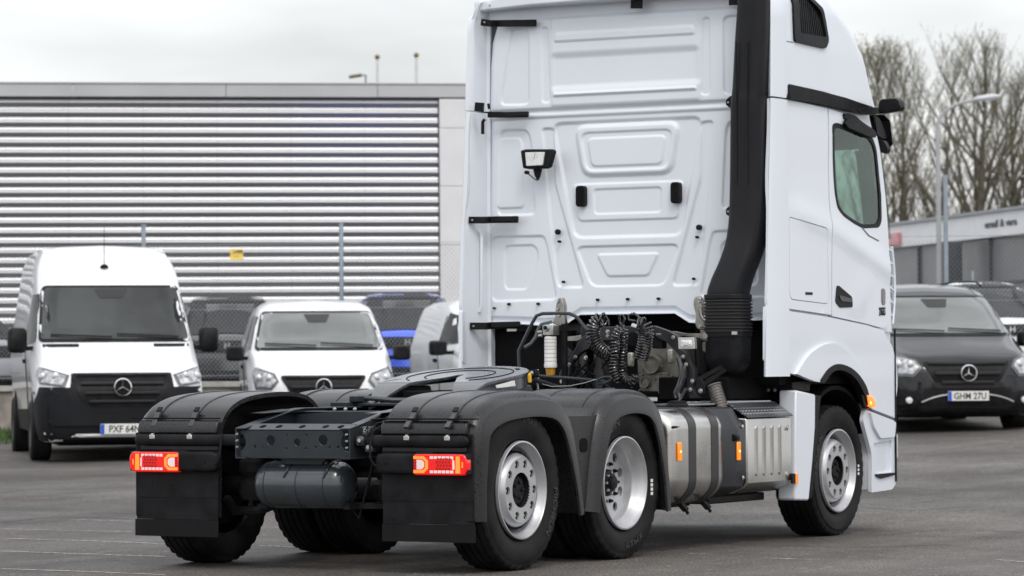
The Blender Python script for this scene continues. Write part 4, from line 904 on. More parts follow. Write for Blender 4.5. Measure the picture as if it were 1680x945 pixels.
# work lamp
P = ox(3.56, [(853, 247), (862, 244.7), (905, 244.5), (910, 247), (903, 274), (897, 276.5), (867, 277.5), (857, 276)]); mb = MB(); mb.prism(P, 0, 3.56, 3.60); wlp = obj('work_lamp', mb, plast, T, bev=.012)
P = ox(3.555, [(862, 250), (894, 249.5), (891, 271), (864, 272.5)]); mb = MB(); mb.prism(P, 0, 3.548, 3.562); obj('lamp_glass', mb, lensclear, wlp, bev=.003)
P = ox(3.55, [(878, 250.5), (879, 250.5), (876.5, 261), (875.5, 261)]); mb = MB(); mb.prism(P, 0, 3.546, 3.549); obj('lamp_filament', mb, M('lamp_dark_line', (.3, .3, .3), .3), wlp)
P = ox(3.6, [(874, 277), (887, 277), (884, 289), (881, 296), (877, 289)]); mb = MB(); mb.prism(P, 0, 3.60, 3.63); obj('lamp_stalk', mb, plast, wlp, bev=.004)
mb = MB(); mb.tube([at(0, 3.62, *q) for q in ((864, 283), (870, 288), (876, 293), (881, 296))], .004, 5); obj('lamp_cable', mb, plast, wlp); mb = MB(); q = at(0, 3.61, 864, 283); mb.lathe([(-.012, .001), (-.012, .014), (.02, .014)], q, 'x', 12); obj('cable_grommet', mb, plast, wlp)
# ---- air intake duct
secs = []; 
for z, y0, y1, x0, x1 in ((4.05, -1.22, -1.01, 3.44, 3.66), (3.75, -1.225, -1.00, 3.43, 3.67), (3.55, -1.225, -.985, 3.42, 3.67), (3.15, -1.21, -.965, 3.41, 3.67), (3.10, -1.20, -.955, 3.40, 3.66), (2.5, -1.195, -.945, 3.40, 3.66), (2.25, -1.19, -.945, 3.38, 3.65), (2.10, -1.18, -.93, 3.36, 3.62), (1.95, -1.145, -.895, 3.31, 3.57), (1.85, -1.115, -.855, 3.28, 3.54), (1.76, -1.095, -.83, 3.26, 3.52), (1.70, -1.09, -.825, 3.26, 3.52)):
    secs.append([(x, y, z) for x, y in rpoly([(x0, y0), (x1, y0), (x1, y1), (x0, y1)], .085, 5)])
sec2 = []
for a, b in zip(secs, secs[1:]):
    for j in range(4): sec2.append([tuple(Vector(p).lerp(Vector(q), j/4)) for p, q in zip(a, b)])
sec2.append(secs[-1]); A_ = np.array(sec2)
for _ in range(2): A_[1:-1] = (A_[:-2]+2*A_[1:-1]+A_[2:])/4
mb = MB(); mb.loft([[tuple(p) for p in s] for s in A_]); duct = obj('air_intake_duct', mb, pipem, T, ang=50)
for y in (-1.03, -1.115):
    mb = MB(); mb.tube([(3.398, y, z) for z in np.linspace(3.5, 2.5, 5)], .006, 5); obj('moulded_rib', mb, pipem, duct)
mb = MB(); bs = []; zc = 1.70
def rr_(k, z, yo=0): return [(x, y, z) for x, y in rpoly([(3.39-.135*k, -.957-.14*k), (3.39+.135*k, -.957-.14*k), (3.39+.135*k, -.957+.14*k), (3.39-.135*k, -.957+.14*k)], .09*k, 5)]
k_ = 0
while zc > 1.475: bs += [rr_(1.0, zc), rr_(1.10, zc-.007), rr_(1.10, zc-.012), rr_(1.0, zc-.019)]; zc -= .0235
mb.loft(bs); obj('rubber_bellows', mb, M('bellows_rubber', (.022, .022, .024), .45), duct, ang=60)
mb = MB(); mb.loft([rr_(1.06, 1.735), rr_(1.06, 1.70)]); obj('bellows_collar', mb, pipem, duct, bev=.006)
mb = MB(); mb.loft([rr_(1.06, 1.475), rr_(1.06, 1.44), rr_(1.02, 1.437), rr_(1.0, 1.30), rr_(.92, 1.24), rr_(.74, 1.20), rr_(.4, 1.18)]); obj('duct_elbow', mb, plast, duct, ang=50)
mb = MB(); mb.box(3.235, 3.245, -1.10, -1.06, 1.453, 1.475); obj('collar_clip', mb, zinc, duct)
for v in (168, 347):
    mb = MB(); P = ox(3.60, [(1203, v-12), (1197, v-10), (1190.5, v-4), (1190.5, v+4), (1197, v+9), (1203, v+11)]); mb.prism(P, 0, 3.60, 3.63); q = obj('duct_bracket', mb, plast, duct, bev=.004); bolt(at(0, 3.60, 1195.5, v), .008, parent=q)
# ---- lower cab
b1 = side_xz([(1257, 503), (1281, 508.5), (1361, 520.5), (1420, 533), (1449, 542), (1455, 556), (1463, 566), (1468, 590), (1468.5, 686), (1428.6, 670.5), (1421, 655), (1411, 632), (1394, 609), (1371, 599), (1354, 606), (1340, 626), (1301, 614), (1281, 609), (1257, 591)])
side_plate('lower_cab_panel', rpoly(b1, [.01, .01, .01, .02, .03, .03, .05, .05, .01, .02, .05, .06, .09, .09, .09, .01, .02, .01, .01], 3), white, off=.004, depth=.03, step=.05)
fl = csm(side_xz([(1301.5, 613.5), (1311, 597), (1323, 581), (1343, 567), (1363, 563), (1380, 572), (1394, 587), (1407, 608), (1418, 637), (1423, 655), (1417, 650), (1411, 633), (1394, 610), (1371, 600), (1354, 607), (1340, 627)]))
side_plate('arch_flare', fl, white, off=.030, depth=.04, step=.05)
al = csm(side_xz([(1340, 628), (1339, 624), (1353, 604.5), (1371, 597), (1395, 607), (1413, 630), (1421, 655), (1424, 668), (1419, 668), (1411, 645), (1400, 625), (1388, 613), (1371, 607), (1358, 612), (1347, 627)]))
side_plate('arch_lip', al, plast, off=.034, depth=.06, step=.05)
m2 = rpoly([(a, b) for a, b in side_xz([(1416, 690.5), (1419, 672), (1424, 673.5), (1469, 691), (1470.5, 760), (1470.5, 792), (1464, 803), (1430, 808), (1430.5, 745)])], [.02, .02, .01, .01, .02, .04, .03, .01, .05], 3)
rec = rpoly(side_xz([(1433.5, 727), (1463, 722), (1463, 774), (1436, 777)]), .02)
side_plate('step_panel', m2, white, off=.0, depth=.03, step=.05, holes=[rec])
side_plate('step_recess', rpoly(side_xz([(1432.5, 724), (1464, 720), (1464, 776), (1434, 779)]), .01), M('recess_white', (.74, .75, .77), .4), off=-.07, depth=.01, step=.1)
side_plate('upper_step_cover', rpoly(side_xz([(1424, 676), (1466, 692.5), (1464, 717), (1441, 719), (1430, 700)]), .02, 3), white, off=.022, depth=.03, step=.06)
side_plate('step_tread', side_xz([(1435, 778), (1465, 775.5), (1466, 779), (1444, 785), (1436, 781.5)]), plast, off=.014, depth=.03, step=.08)
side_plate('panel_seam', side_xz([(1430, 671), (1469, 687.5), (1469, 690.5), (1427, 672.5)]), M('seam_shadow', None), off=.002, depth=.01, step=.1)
# front bumper and grille (face forward, away from the lens)
mb = MB(); mb.loft([[(x, y, z) for x, y in ((5.2, -1.22), (5.62, -1.22), (5.86, -1.12), (6.02, -.80), (6.10, 0), (6.02, .80), (5.86, 1.12), (5.62, 1.22), (5.2, 1.22))] for z in (.30, .95)]); obj('front_bumper', mb, white, T, bev=.02)
mb = MB(); mb.loft([[(x, y, z) for x, y in ((5.5, -1.2), (5.72, -1.16), (5.92, -.92), (6.0, -.5), (6.06, 0), (6.0, .5), (5.92, .92), (5.72, 1.16), (5.5, 1.2))] for z in (.96, 1.55)]); obj('front_panel', mb, white, T, bev=.01)
for i in range(6): mb = MB(); z = 1.02+i*.15; mb.box(6.0, 6.10, -.75, .75, z, z+.11); obj('grille_bar', mb, plast, T, bev=.02)
for s in (-1, 1): mb = MB(); mb.box(5.9, 6.06, s*.78, s*1.08, .5, .72); obj('headlight', mb, lensclear, T, bev=.03)
for s in (-1, 1):
    mb = MB(); mb.box(5.615, 5.627, min(s*1.20, s*1.247), min(s*1.20, s*1.247)+.012, .36, 1.50); obj('corner_seam', mb, plast, T)
    # corner air deflectors with fins
    for (v0, v1, nf, u0, u1) in ((404, 531, 6, 1456, 1466), (582, 664, 4, 1460, 1468.5)):
        P0 = at(1, -1.20, u1, v0); P1 = at(1, -1.20, u1, v1); mb = MB(); h_ = P0.z-P1.z; x_ = (P0.x+P1.x)/2
        mb.loft([[(x_+.045*sin(pi*min(1, t*1.0))+dx, s*(1.20+dy), P1.z+h_*t) for dx, dy in ((.0, .0), (.035, -.03), (.03, -.045), (-.01, -.01))] for t in np.linspace(0, 1, 12)]); dfl = obj('corner_deflector', mb, white, T)
        for i in range(nf): z = P1.z+h_*(i+.5)/nf; mb = MB(); mb.loft([[(x_+.02+.04*sin(pi*(i+.5)/nf)-a*.12, s*(1.19-.01*b), z+a*.03+c) for b, c in ((0, 0), (1.5, 0), (1.5, .012), (0, .012))] for a in (0, 1)]); obj('deflector_fin', mb, white, dfl)
# side marker on the arch
sm = proj_box('indicator_housing', [(1411, 648), (1419, 646), (1424, 650), (1424, 668), (1420, 670), (1414, 664)], -1.245, -1.262, plast, .004)
mb = MB(); P = oy(-1.26, [(1420.5, 648), (1428, 650), (1433, 658), (1434, 667), (1426, 669), (1423, 667)]); mb.prism(P, 1, -1.255, -1.278); obj('indicator_lens', mb, orangelit, sm, bev=.008)
mb = MB(); mb.lathe([(-.006, .001), (-.005, .009), (.004, .011)], (oy(-1.28, [(1429, 661)])[0][0], -1.277, oy(-1.28, [(1429, 661)])[0][1]), 'y', 12); obj('indicator_bulb', mb, M('bulb_glow', (1, .6, .2), .3, emit=4, ecol=(1, .5, .10)), sm)
# cab underside, inner arches, flap behind the front wheel
for y0, y1 in ((-1.16, -.50), (.50, 1.16)): mb = MB(); mb.box(3.78, 5.7, y0, y1, 1.10, 1.5); obj('cab_floor', mb, dark, T)
mb = MB(); mb.box(3.95, 5.8, -.5, .5, .55, 1.95); obj('engine_block', mb, dark, T, bev=.05)
mb = MB(); mb.box(5.25, 5.7, -1.15, 1.15, .40, 1.15); obj('front_crossmember', mb, dark, T)
for s in (-1, 1):
    P = oy(-1.2, [(1299, 640), (1331, 647), (1330.5, 700), (1326, 760), (1320, 821), (1297, 820.5), (1298, 700)]); mb = MB(); mb.prism(rpoly(P, .015, 2), 1, s*1.10, s*1.235); ff = obj('front_wheel_flap', mb, white, T, bev=.025)
    P = oy(-1.2, [(1331.5, 647), (1341, 650), (1337, 690), (1331, 760), (1326, 816), (1320.5, 821), (1327, 760)]); mb = MB(); mb.prism(P, 1, s*1.02, s*1.232); obj('flap_edge', mb, plast, ff, bev=.01)
    P = oy(-1.2, [(1299, 628), (1330, 624), (1328, 642), (1300, 638)]); mb = MB(); mb.prism(P, 1, s*.8, s*1.2); obj('flap_mount', mb, plast, ff)
    mb = MB(); mb.prism([(4.67+.62*cos(a), .47+.62*sin(a)) for a in np.linspace(-.1, pi+.1, 18)]+[(4.67+.59*cos(a), .47+.59*sin(a)) for a in np.linspace(pi+.1, -.1, 18)], 1, s*.75, s*1.19); obj('wheel_arch_liner', mb, dark, T)
mk = proj_box('side_marker', [(1297, 776.5), (1303, 777), (1303, 793.5), (1297, 793)], -1.235, -1.25, plast, .003)
mb = MB(); P = oy(-1.24, [(1303.2, 777), (1307.5, 777.5), (1307.5, 794), (1303.2, 794)]); mb.prism(P, 1, -1.236, -1.252); obj('marker_lens', mb, orange, mk, bev=.003)
# ---- wheels
def arc_text(parent, s, size, rad, a0, cx, y, cz, side, mat_=rubmark, sx=1., inward=False, thick=.004):
    tw = {}
    def fn(u, v, t):
        r = rad+v; a = a0+(u*sx)/rad*(1 if side < 0 else 1)
        return (cx+r*sin(a)*(1 if side < 0 else -1), y+side*(t+.0015), cz+r*cos(a))
    return obj('tyre_lettering', text_mb(s, size, fn, thick, .001), mat_, parent)
def tyre(parent, cx, cy, cz, R, w, lugs=True, n=120):
    P = [(-.36, .300), (-.42, .312), (-.478, .345), (-.500, .390), (-.497, .425), (-.482, R-.045), (-.468, R-.038), (-.462, R-.018), (-.43, R-.004),
         (-.27, R), (-.262, R-.014), (-.238, R-.014), (-.23, R), (-.10, R), (-.092, R-.014), (-.068, R-.014), (-.06, R)]
    P = [(a*w, r) for a, r in P]; P += [(-a, r) for a, r in P[::-1]]; m = len(P)
    edge = {5, 6, 7, 8, m-9, m-8, m-7, m-6}
    def mod(i, j, r): return r-(.010 if (i in (7, 8, m-9, m-8) and j % 3 == 0) else 0)
    mb = MB(); mb.lathe(P, (cx, cy, cz), 'y', n, mod); return obj('tyre', mb, rubber, parent, ang=28)
def ring(mb, cx, y, cz, r0, r1, holes, side, depth=.012):
    P = circ(cx, cz, r1, 48); H = [circ(cx, cz, r0, 36)]+holes
    return plate(mb, P, H, lambda a, b: (Vector((a, y, b)), Vector((0, -side, 0))), depth, .06)
def rim_face(parent, cx, yo, cz, side, kind):
    s = side; Lt = lambda pr: [(s*a, r) for a, r in pr]
    q = lambda pr, nm, mt, par, n=64, ang=40: obj(nm, MB().lathe([(s*a, r) for a, r in pr], (cx, yo, cz), 'y', n), mt, par, ang=ang)
    if kind == 'flat':
        rim = q([(-.012, .303), (.006, .301), (.008, .292), (-.004, .286), (-.022, .282), (-.040, .268), (-.055, .262), (-.085, .258), (-.120, .250), (-.122, .20)], 'rim', steel, parent)
        q([(-.115, .245), (-.07, .238), (-.03, .222), (-.012, .208), (-.004, .200), (-.004, .196)], 'rim_dish', steel, rim)
        hs_ = [circ(cx+.164*sin(2*pi*(k+.5)/10), cz+.164*cos(2*pi*(k+.5)/10), .026, 14) for k in range(10)]
        obj('hub_flange', ring(MB(), cx, yo-s*.006, cz, .108, .198, hs_, s, .014), steel, rim)
        q([(-.006, .108), (-.05, .106), (-.05, .085), (-.03, .080), (-.028, .001)], 'hub_cap', plast, rim)
        for k in range(10):
            a = 2*pi*(k+.5)/10; c = (cx+.164*sin(a), yo-s*.036, cz+.164*cos(a)); mb = MB(); mb.lathe([(s*.020, .0005), (s*.019, .010), (0, .014), (-s*.01, .016)], c, 'y', 6 if k % 1 == 0 else 8); obj('wheel_nut', mb, zinc, rim)
        mb = MB(); mb.lathe([(-.04*s, .0005), (-.04*s, .2)], (cx, yo, cz), 'y', 32); obj('brake_backing', mb, dark, rim)
        for k in range(5): a = 2*pi*k/5+.3; bolt((cx+.05*sin(a), yo+s*-.026, cz+.05*cos(a)), .012, 1, rim, plast, -s*-.01 if False else (.012 if s < 0 else -.012), name='cap_bolt')
        mb = MB(); mb.box(cx+.20, cx+.245, yo-s*.03, yo-s*.045, cz-.245 if False else cz-.01, cz+.02)
    else:
        rim = q([(-.012, .303), (.006, .301), (.008, .292), (-.006, .286), (-.020, .280), (-.030, .268), (-.060, .262), (-.075, .250), (-.090, .246), (-.15, .240), (-.165, .232), (-.17, .21)], 'rim', steel, parent)
        hs_ = [circ(cx+.195*sin(2*pi*k/10), cz+.195*cos(2*pi*k/10), .031, 14) for k in range(10)]
        obj('hub_flange', ring(MB(), cx, yo-s*.135, cz, .075, .243, hs_, s, .014), steel, rim)
        q([(-.138, .088), (-.115, .085), (-.105, .075), (-.10, .045), (-.075, .04), (-.07, .001)], 'hub', plast, rim)
        for k in range(10):
            a = 2*pi*(k+.5)/10; c = (cx+.125*sin(a), yo-s*.130, cz+.125*cos(a)); mb = MB(); mb.lathe([(s*.022, .0005), (s*.021, .009), (s*.006, .010), (s*.006, .013), (-s*.01, .014)], c, 'y', 8); obj('wheel_nut', mb, plast, rim)
        for k in range(8): a = 2*pi*k/8; c = (cx+.065*sin(a), yo-s*.105, cz+.065*cos(a)); mb = MB(); mb.lathe([(s*.015, .0005), (s*.014, .009), (-s*.01, .011)], c, 'y', 6); obj('hub_bolt', mb, zinc, rim)
    return rim
for s in (-1, 1):
    w = obj('wheel', MB().lathe([(-.10, .10), (-.10, .24), (.10, .24), (.10, .10)], (0, s*1.08, .49), 'y', 24), dark, T); tyre(w, 0, s*1.082, .49, .492, .295); rim_face(w, 0, s*1.222, .49, s, 'flat')
    if s < 0: arc_text(w, 'MICHELIN', .060, .405, radians(112), 0, -1.2295, .49, s, sx=1.2, mat_=M('tyre_lettering_dim', (.03, .03, .031), .5)); arc_text(w, 'X MULTI', .04, .43, radians(12), 0, -1.2265, .49, s, sx=1.1, mat_=M('tyre_lettering_dim', None))
    w = obj('wheel', MB().lathe([(-.10, .10), (-.10, .24), (.10, .24), (.10, .10)], (1.35, s*.94, .49), 'y', 24), dark, T); tyre(w, 1.35, s*1.082, .49, .492, .285); tyre(w, 1.35, s*.765, .49, .492, .285); rim_face(w, 1.35, s*1.217, .49, s, 'deep')
    if s < 0:
        arc_text(w, 'MICHELIN', .075, .405, radians(-42), 1.35, -1.2245, .49, s, sx=1.25); arc_text(w, 'X MULTI', .05, .395, radians(165), 1.35, -1.2245, .49, s, sx=1.2, mat_=M('tyre_lettering_dim', None))
        mb = MB(); [mb.box(1.35+.345, 1.35+.372, -1.2265, -1.222, .40+.028*k, .420+.028*k) for k in range(4)]; obj('tyre_sticker', mb, paper, w)
    w = obj('wheel', MB().lathe([(-.12, .10), (-.12, .24), (.12, .24), (.12, .10)], (4.668, s*1.03, .471), 'y', 24), dark, T); tyre(w, 4.668, s*1.052, .471, .474, .315); rim_face(w, 4.668, s*1.205, .471, s, 'flat')
    if s < 0: mb = MB(); [mb.box(4.668+.335, 4.668+.355, -1.2115, -1.207, .43+.028*k, .448+.028*k) for k in range(3)]; obj('tyre_sticker', mb, paper, w); arc_text(w, 'MICHELIN', .06, .392, radians(-70), 4.668, -1.2095, .471, s, sx=1.1, mat_=M('tyre_lettering_dim', None))
# ---- fenders
def fender(prof, name='fender', split=None):
    P = []
    pr = [Vector((a, b)) for a, b in prof]
    sm = []
    for i in range(len(pr)-1):
        p0, p1, p2, p3 = pr[max(0, i-1)], pr[i], pr[i+1], pr[min(len(pr)-1, i+2)]
        for j in range(5):
            t = j/5; sm.append(.5*((2*p1)+(-p0+p2)*t+(2*p0-5*p1+4*p2-p3)*t*t+(-p0+3*p1-3*p2+p3)*t**3))
    sm.append(pr[-1]); res = []
    for s in (-1, 1):
        secs = []; n = len(sm)
        for i, p in enumerate(sm):
            d = (sm[min(n-1, i+1)]-sm[max(0, i-1)]).normalized(); nn = Vector((d.y, -d.x)); zf = min(1, max(0, (p.y-.5)/.5)); band = .085+.050*zf
            S_ = [(.60, .028), (.60, 0), (.90, -.004), (1.175, 0), (1.198, .004), (1.215, .012), (1.258, .046), (1.263, .056), (1.265, band+.02), (1.250, band+.024), (1.238, .08), (1.18, .045)]
            secs.append([(p.x+nn.x*o_, s*y, p.y+nn.y*o_) for y, o_ in S_])
        mb = MB(); mb.loft(secs); res.append(obj(name, mb, fendm, T, ang=42))
    return res, sm
tagp = [(-.605, .32), (-.605, .60), (-.600, .80), (-.565, .915), (-.47, 1.005), (-.30, 1.062), (-.05, 1.088), (.22, 1.090), (.42, 1.058), (.55, .975), (.635, .84), (.71, .60), (.775, .33)]
drvp = [(.815, .33), (.865, .60), (.925, .82), (1.00, .96), (1.12, 1.05), (1.30, 1.088), (1.50, 1.090), (1.68, 1.052), (1.80, .96), (1.875, .80), (1.925, .58), (1.965, .30)]
f1, sm1 = fender(tagp); f2, sm2 = fender(drvp)
for fl_, sm, rng_ in ((f1, sm1, (12, 42)), (f2, sm2, (14, 30))):
    for k, s in enumerate((-1, 1)):
        for y in (.80, 1.085):
            mb = MB(); mb.tube([(p.x, s*y, p.y+.002) for p in sm[rng_[0]:rng_[1]]], .0065, 6); obj('moulded_rib', mb, fendm, fl_[k])
        q = sm[14 if fl_ is f1 else 17]
# join piece between the two arches, seam lines and straps
for k, s in enumerate((-1, 1)):
    mb = MB(); mb.loft([[(x, s*y, z) for y, z in ((.62, zt_), (1.17, zt_), (1.185, zt_-.02), (1.185, zt_-.04), (.62, zt_-.05))] for x, zt_ in ((.50, 1.025), (.60, .965), (.70, .925), (.80, .912), (.90, .925), (1.0, .98))]); jj = obj('fender_joint', mb, fendm, T, ang=50)
    mb = MB(); mb.bar((.66, s*1.09, .945), (.84, s*1.09, .905), .06, .018); obj('joint_strap', mb, fendm, jj, bev=.004)
    mb = MB(); mb.prism([(.56, .935), (1.03, .935), (.945, .80), (.885, .6), (.84, .35), (.755, .35), (.70, .6), (.635, .80)], 1, s*1.19, s*1.212); obj('joint_web', mb, fendm, jj, bev=.006)
    mb = MB(); mb.prism(rrect(.755, .855, .70, .79, .045), 1, s*1.19, s*1.216); obj('joint_recess_shade', mb, dark, jj)  # raised black patch: the pocket's shade put in as colour
    for (xs, sm) in (((-.60, -.56), sm1),):
        mb = MB(); mb.box(-.625, -.585, min(s*.60, s*1.262), max(s*.60, s*1.262), .930, .938); obj('panel_gap', mb, dark, f1[k])
        for y in (.80, 1.085):
            mb = MB(); pts = [(-.672, s*y, .885), (-.640, s*y, .912), (-.612, s*y, .932), (-.590, s*y, .950), (-.556, s*y, .985)]
            mb.loft([[(p[0]-.001, p[1]+dy, p[2]+.002) for dy in (-.017, .017)]+[(p[0]+.02, p[1]+dy, p[2]-.01) for dy in (.017, -.017)] for p in pts]); obj('rubber_strap', mb, M('strap_rubber', (.045, .046, .048), .3), f1[k], bev=.003)
            mb = MB(); mb.obox((-.556, s*y, .990), (.014, 0, .013), (0, .018, 0), (-.003, 0, .004)); obj('strap_catch', mb, plast, f1[k], bev=.004)
    for x_, z_ in ((.565, .93), (1.02, .93), (1.84, .93)):
        pass
    # rear panel: ledge, bar, lamp carrier, flap
    REMAP[0] = True
    def yb(a, b): return (min(s*a, s*b), max(s*a, s*b))
    mb = MB(); mb.loft([[(x, s*y, z) for x, z in ((-.60, .925), (-.650, .905), (-.672, .875), (-.672, .842), (-.60, .842))] for y in (.60, .62, 1.17, 1.20)]); lg_ = obj('fender_ledge', mb, fendm, T, bev=.006)
    mb = MB(); mb.box(-.625, -.59, *yb(.60, 1.235), .32, .845); rp = obj('rear_fender_panel', mb, plast, T, bev=.006)
    mb = MB(); mb.box(-.64, -.624, *yb(.60, 1.19), .735, .765); obj('panel_step', mb, fendm, rp, bev=.004)
    mb = MB(); mb.lathe([(s*.36, .001), (s*.36, .036), (s*1.17, .036), (s*1.195, .034), (s*1.212, .022), (s*1.222, .001)], (-.675, 0, .800), 'y', 20); br = obj('fender_support_bar', mb, plast, T)
    for y in (.795, 1.08):
        mb = MB(); mb.box(-.716, -.700, *yb(y-.022, y+.018), .805, .832); mb.box(-.712, -.66, *yb(y-.012, y+.008), .830, .840); obj('bar_clip', mb, zinc, br, bev=.004)
    mb = MB(); mb.loft([[(x, s*y, z) for x, z in rrect(-.755+dx, -.63, .605+dz, .728-dz, .028, 4)] for y, dx, dz in ((.58, .035, .02), (.60, .01, .004), (.64, 0, 0), (1.23, 0, 0))]); lc = obj('lamp_carrier', mb, plast, T, ang=40)
    mb = MB(); mb.lathe([(-.004, .0005), (-.003, .006), (.004, .007)], (-.757, s*.66, .665), 'x', 10); obj('carrier_screw', mb, dark, lc)
    # tail lamp: red lens, glowing light guides, led rows
    L0, L1, zb_, zt_ = .858, 1.232, .600, .725; xo = -.768
    mb = MB(); mb.prism(rpoly([(s*L0, zb_), (s*(L1-.02), zb_), (s*L1, zb_+.03), (s*L1, zt_-.03), (s*(L1-.02), zt_), (s*L0, zt_)][::int(s)], .02, 3), 0, xo, -.66); tl = obj('tail_lamp', mb, redlit, T, bev=.008)
    zc = (zb_+zt_)/2; h2 = (zt_-zb_)/2-.012
    def slab(name, pts, mt, x=xo-.003, th=.004, par=tl): mb = MB(); mb.prism([(s*a, b) for a, b in pts][::int(s)], 0, x, x+th); return obj(name, mb, mt, par)
    # bracket shaped guide round the reversing light
    slab('light_guide', [(L0+.004, zc+h2), (L0+.075, zc+h2), (L0+.105, zc+.024), (L0+.105, zc-.024), (L0+.075, zc-h2), (L0+.004, zc-h2), (L0+.004, zc-h2+.017), (L0+.066, zc-h2+.017), (L0+.086, zc-.018), (L0+.086, zc+.018), (L0+.066, zc+h2-.017), (L0+.004, zc+h2-.017)], redglow)
    slab('light_guide', [(L1-.075, zc+h2), (L1-.048, zc+h2), (L1-.045, zc-h2), (L1-.078, zc-h2)], redglow)
    slab('light_guide', [(L1-.034, zc+.018), (L1-.026, zc+.016), (L1-.026, zc-.016), (L1-.034, zc-.018)], redglow)
    slab('reversing_lens', [(L0+.026, zc+h2-.022), (L0+.060, zc+h2-.022), (L0+.078, zc+.014), (L0+.078, zc-.014), (L0+.060, zc-h2+.022), (L0+.026, zc-h2+.022)], ledwhite)
    for i in range(4): slab('led', [(L0+.006, zc-h2+.024+i*.016), (L0+.020, zc-h2+.024+i*.016), (L0+.020, zc-h2+.034+i*.016), (L0+.006, zc-h2+.034+i*.016)], M('led_dark', (.25, .01, .01), .2, emit=.1))
    for sg_ in (1, -1):
        for i in range(6): a = L0+.118+i*.028; z_ = zc+sg_*(h2-.008); slab('led', [(a, z_-.008), (a+.023, z_-.008), (a+.023, z_+.008), (a, z_+.008)], ledwhite)
    slab('led_bar', [(L1-.098, zc+h2-.018), (L1-.086, zc+h2-.026), (L1-.084, zc-h2+.026), (L1-.098, zc-h2+.018)], ledwhite)
    for r_ in range(4):
        for i in range(5): a = L0+.160+i*.021+(r_ % 2)*.006; z_ = zc-.030+r_*.019; slab('led', [(a, z_), (a+.015, z_), (a+.015, z_+.013), (a, z_+.013)], ledred)
    # mud flap in three steps
    mb = MB(); mb.loft([[(x, s*y, z) for y, x in ((.60, -.635), (.60, -.645), (1.155, -.645), (1.165, -.640), (1.225, -.622), (1.235, -.60), (1.225, -.59), (.62, -.60))] for z in (.600, .440)]); fp = obj('flap_panel', mb, plast, T, ang=30)
    mb = MB(); mb.loft([[(x, s*y, z) for y, x in ((.605, -.625), (.605, -.640), (1.15, -.640), (1.235, -.60), (1.225, -.59), (.62, -.60))] for z in (.4385, .302)]); obj('flap_skirt', mb, plast, fp, ang=30)
    mb = MB(); mb.loft([[(x, s*y, z) for y, x in ((.60, -.628), (.60, -.648), (1.158, -.648), (1.245, -.61), (1.235, -.60), (.62, -.612))] for z in (.3005, .196)]); mf = obj('mud_flap', mb, M('flap_rubber', (.010, .010, .011), .5, var=.15, vs=6, spec=.14), T, ang=30)
    for i in range(5): mb = MB(); mb.lathe([(-.004, .0005), (-.003, .007), (.003, .008)], (-.641, s*(.68+.11*i), .335), 'x', 8); obj('rivet', mb, plast, fp)
    obj('lettering', text_mb('Mercedes-Benz', .068, lambda u, v, t: (-.6455-t, (s*.87-u*1.15), .520+v), .003, .0), M('embossed_letters', (.011, .0115, .013), .4, spec=.2), fp)
    mb = MB(); mb.tube([(-.70, s*.55, .84), (-.74, s*.545, .78), (-.755, s*.55, .70), (-.745, s*.575, .655), (-.72, s*.60, .65)], .0075, 6); obj('lamp_cable', mb, plast, T)
REMAP[0] = False
# ---- frame
for s in (-1, 1):
    top = [(-.69, .868), (-.60, .885), (-.14, .973), (-.02, .982), (4.9, .982)]
    mb = MB(); mb.prism([(-.69, .70)]+top+[(4.9, .70)], 1, s*.411, s*.420); rl = obj('frame_rail', mb, chass, T)
    tb = []
    mb = MB(); mb.loft([[(x, s*.42, z+.001), (x, s*.345, z+.001), (x, s*.345, z+.010), (x, s*.42, z+.010)] for x, z in top]); obj('rail_flange', mb, chass, rl, bev=.003)
    mb = MB(); mb.box(-.69, 4.9, min(s*.42, s*.345), max(s*.42, s*.345), .690, .699); obj('rail_flange', mb, chass, rl)
    for i in range(3):
        for z in (.76, .80, .84): bolt((-.69+.03*0-.006, s*(.40-.012*0), z), .006, parent=rl) if i == 0 else None
Cx = -.665
zq = lambda pts: zig(6, 380, 640, pts)
o_ = ox(Cx, zq([(130, 385), (1175, 380), (1175, 655), (130, 650)])); ys_ = .405
Pm = [(.405, .702), (.405, .755), (.395, .765), (.372, .80), (.372, .815), (.395, .845), (.405, .855), (.405, .868), (-.405, .868), (-.345, .868), (-.345, .845), (-.365, .82), (-.37, .79), (-.36, .765), (-.40, .735), (-.405, .702)]
Pm = [(-.398, .702), (-.398, .728), (-.362, .742), (-.340, .775), (-.340, .810), (-.356, .836), (-.356, .866), (.398, .866), (.398, .842), (.376, .832), (.358, .805), (.358, .775), (.376, .748), (.398, .738), (.398, .702)]
H_ = []
for (u, v), r in (((385, 495), 54), ((645, 515), 40), ((900, 492), 56)):
    y, z = ox(Cx, zq([(u, v)]))[0]; H_.append(circ(y, z, r/6/286*1.0, 20))
for (u, v), r in (((545, 440), 10), ((735, 442), 14), ((230, 555), 17), ((310, 558), 9), ((540, 575), 14), ((735, 575), 14), ((828, 560), 14), ((965, 562), 12), ((1050, 562), 17)):
    y, z = ox(Cx, zq([(u, v)]))[0]; H_.append(circ(y, z, r/6/286*1.05, 10))
mb = plate(MB(), Pm, H_, fx(Cx), .009, .06); cm = obj('rear_crossmember', mb, chass, T, ang=30)
Hh = [circ(Cx+.045, y, .022, 12) for y in (.26, .14, -.03, -.20, -.31)]; mb = plate(MB(), [(Cx, -.40), (Cx, .40), (Cx+.085, .40), (Cx+.085, -.40)], Hh, lambda a, b: (Vector((a, b, .868+(a-Cx)*.42)), Vector((0, 0, -1))), .008, .06); obj('crossmember_flange', mb, chass, cm, ang=30, bev=.002)
mb = MB(); mb.box(Cx, Cx+.07, -.40, .40, .693, .701); obj('crossmember_flange', mb, chass, cm)
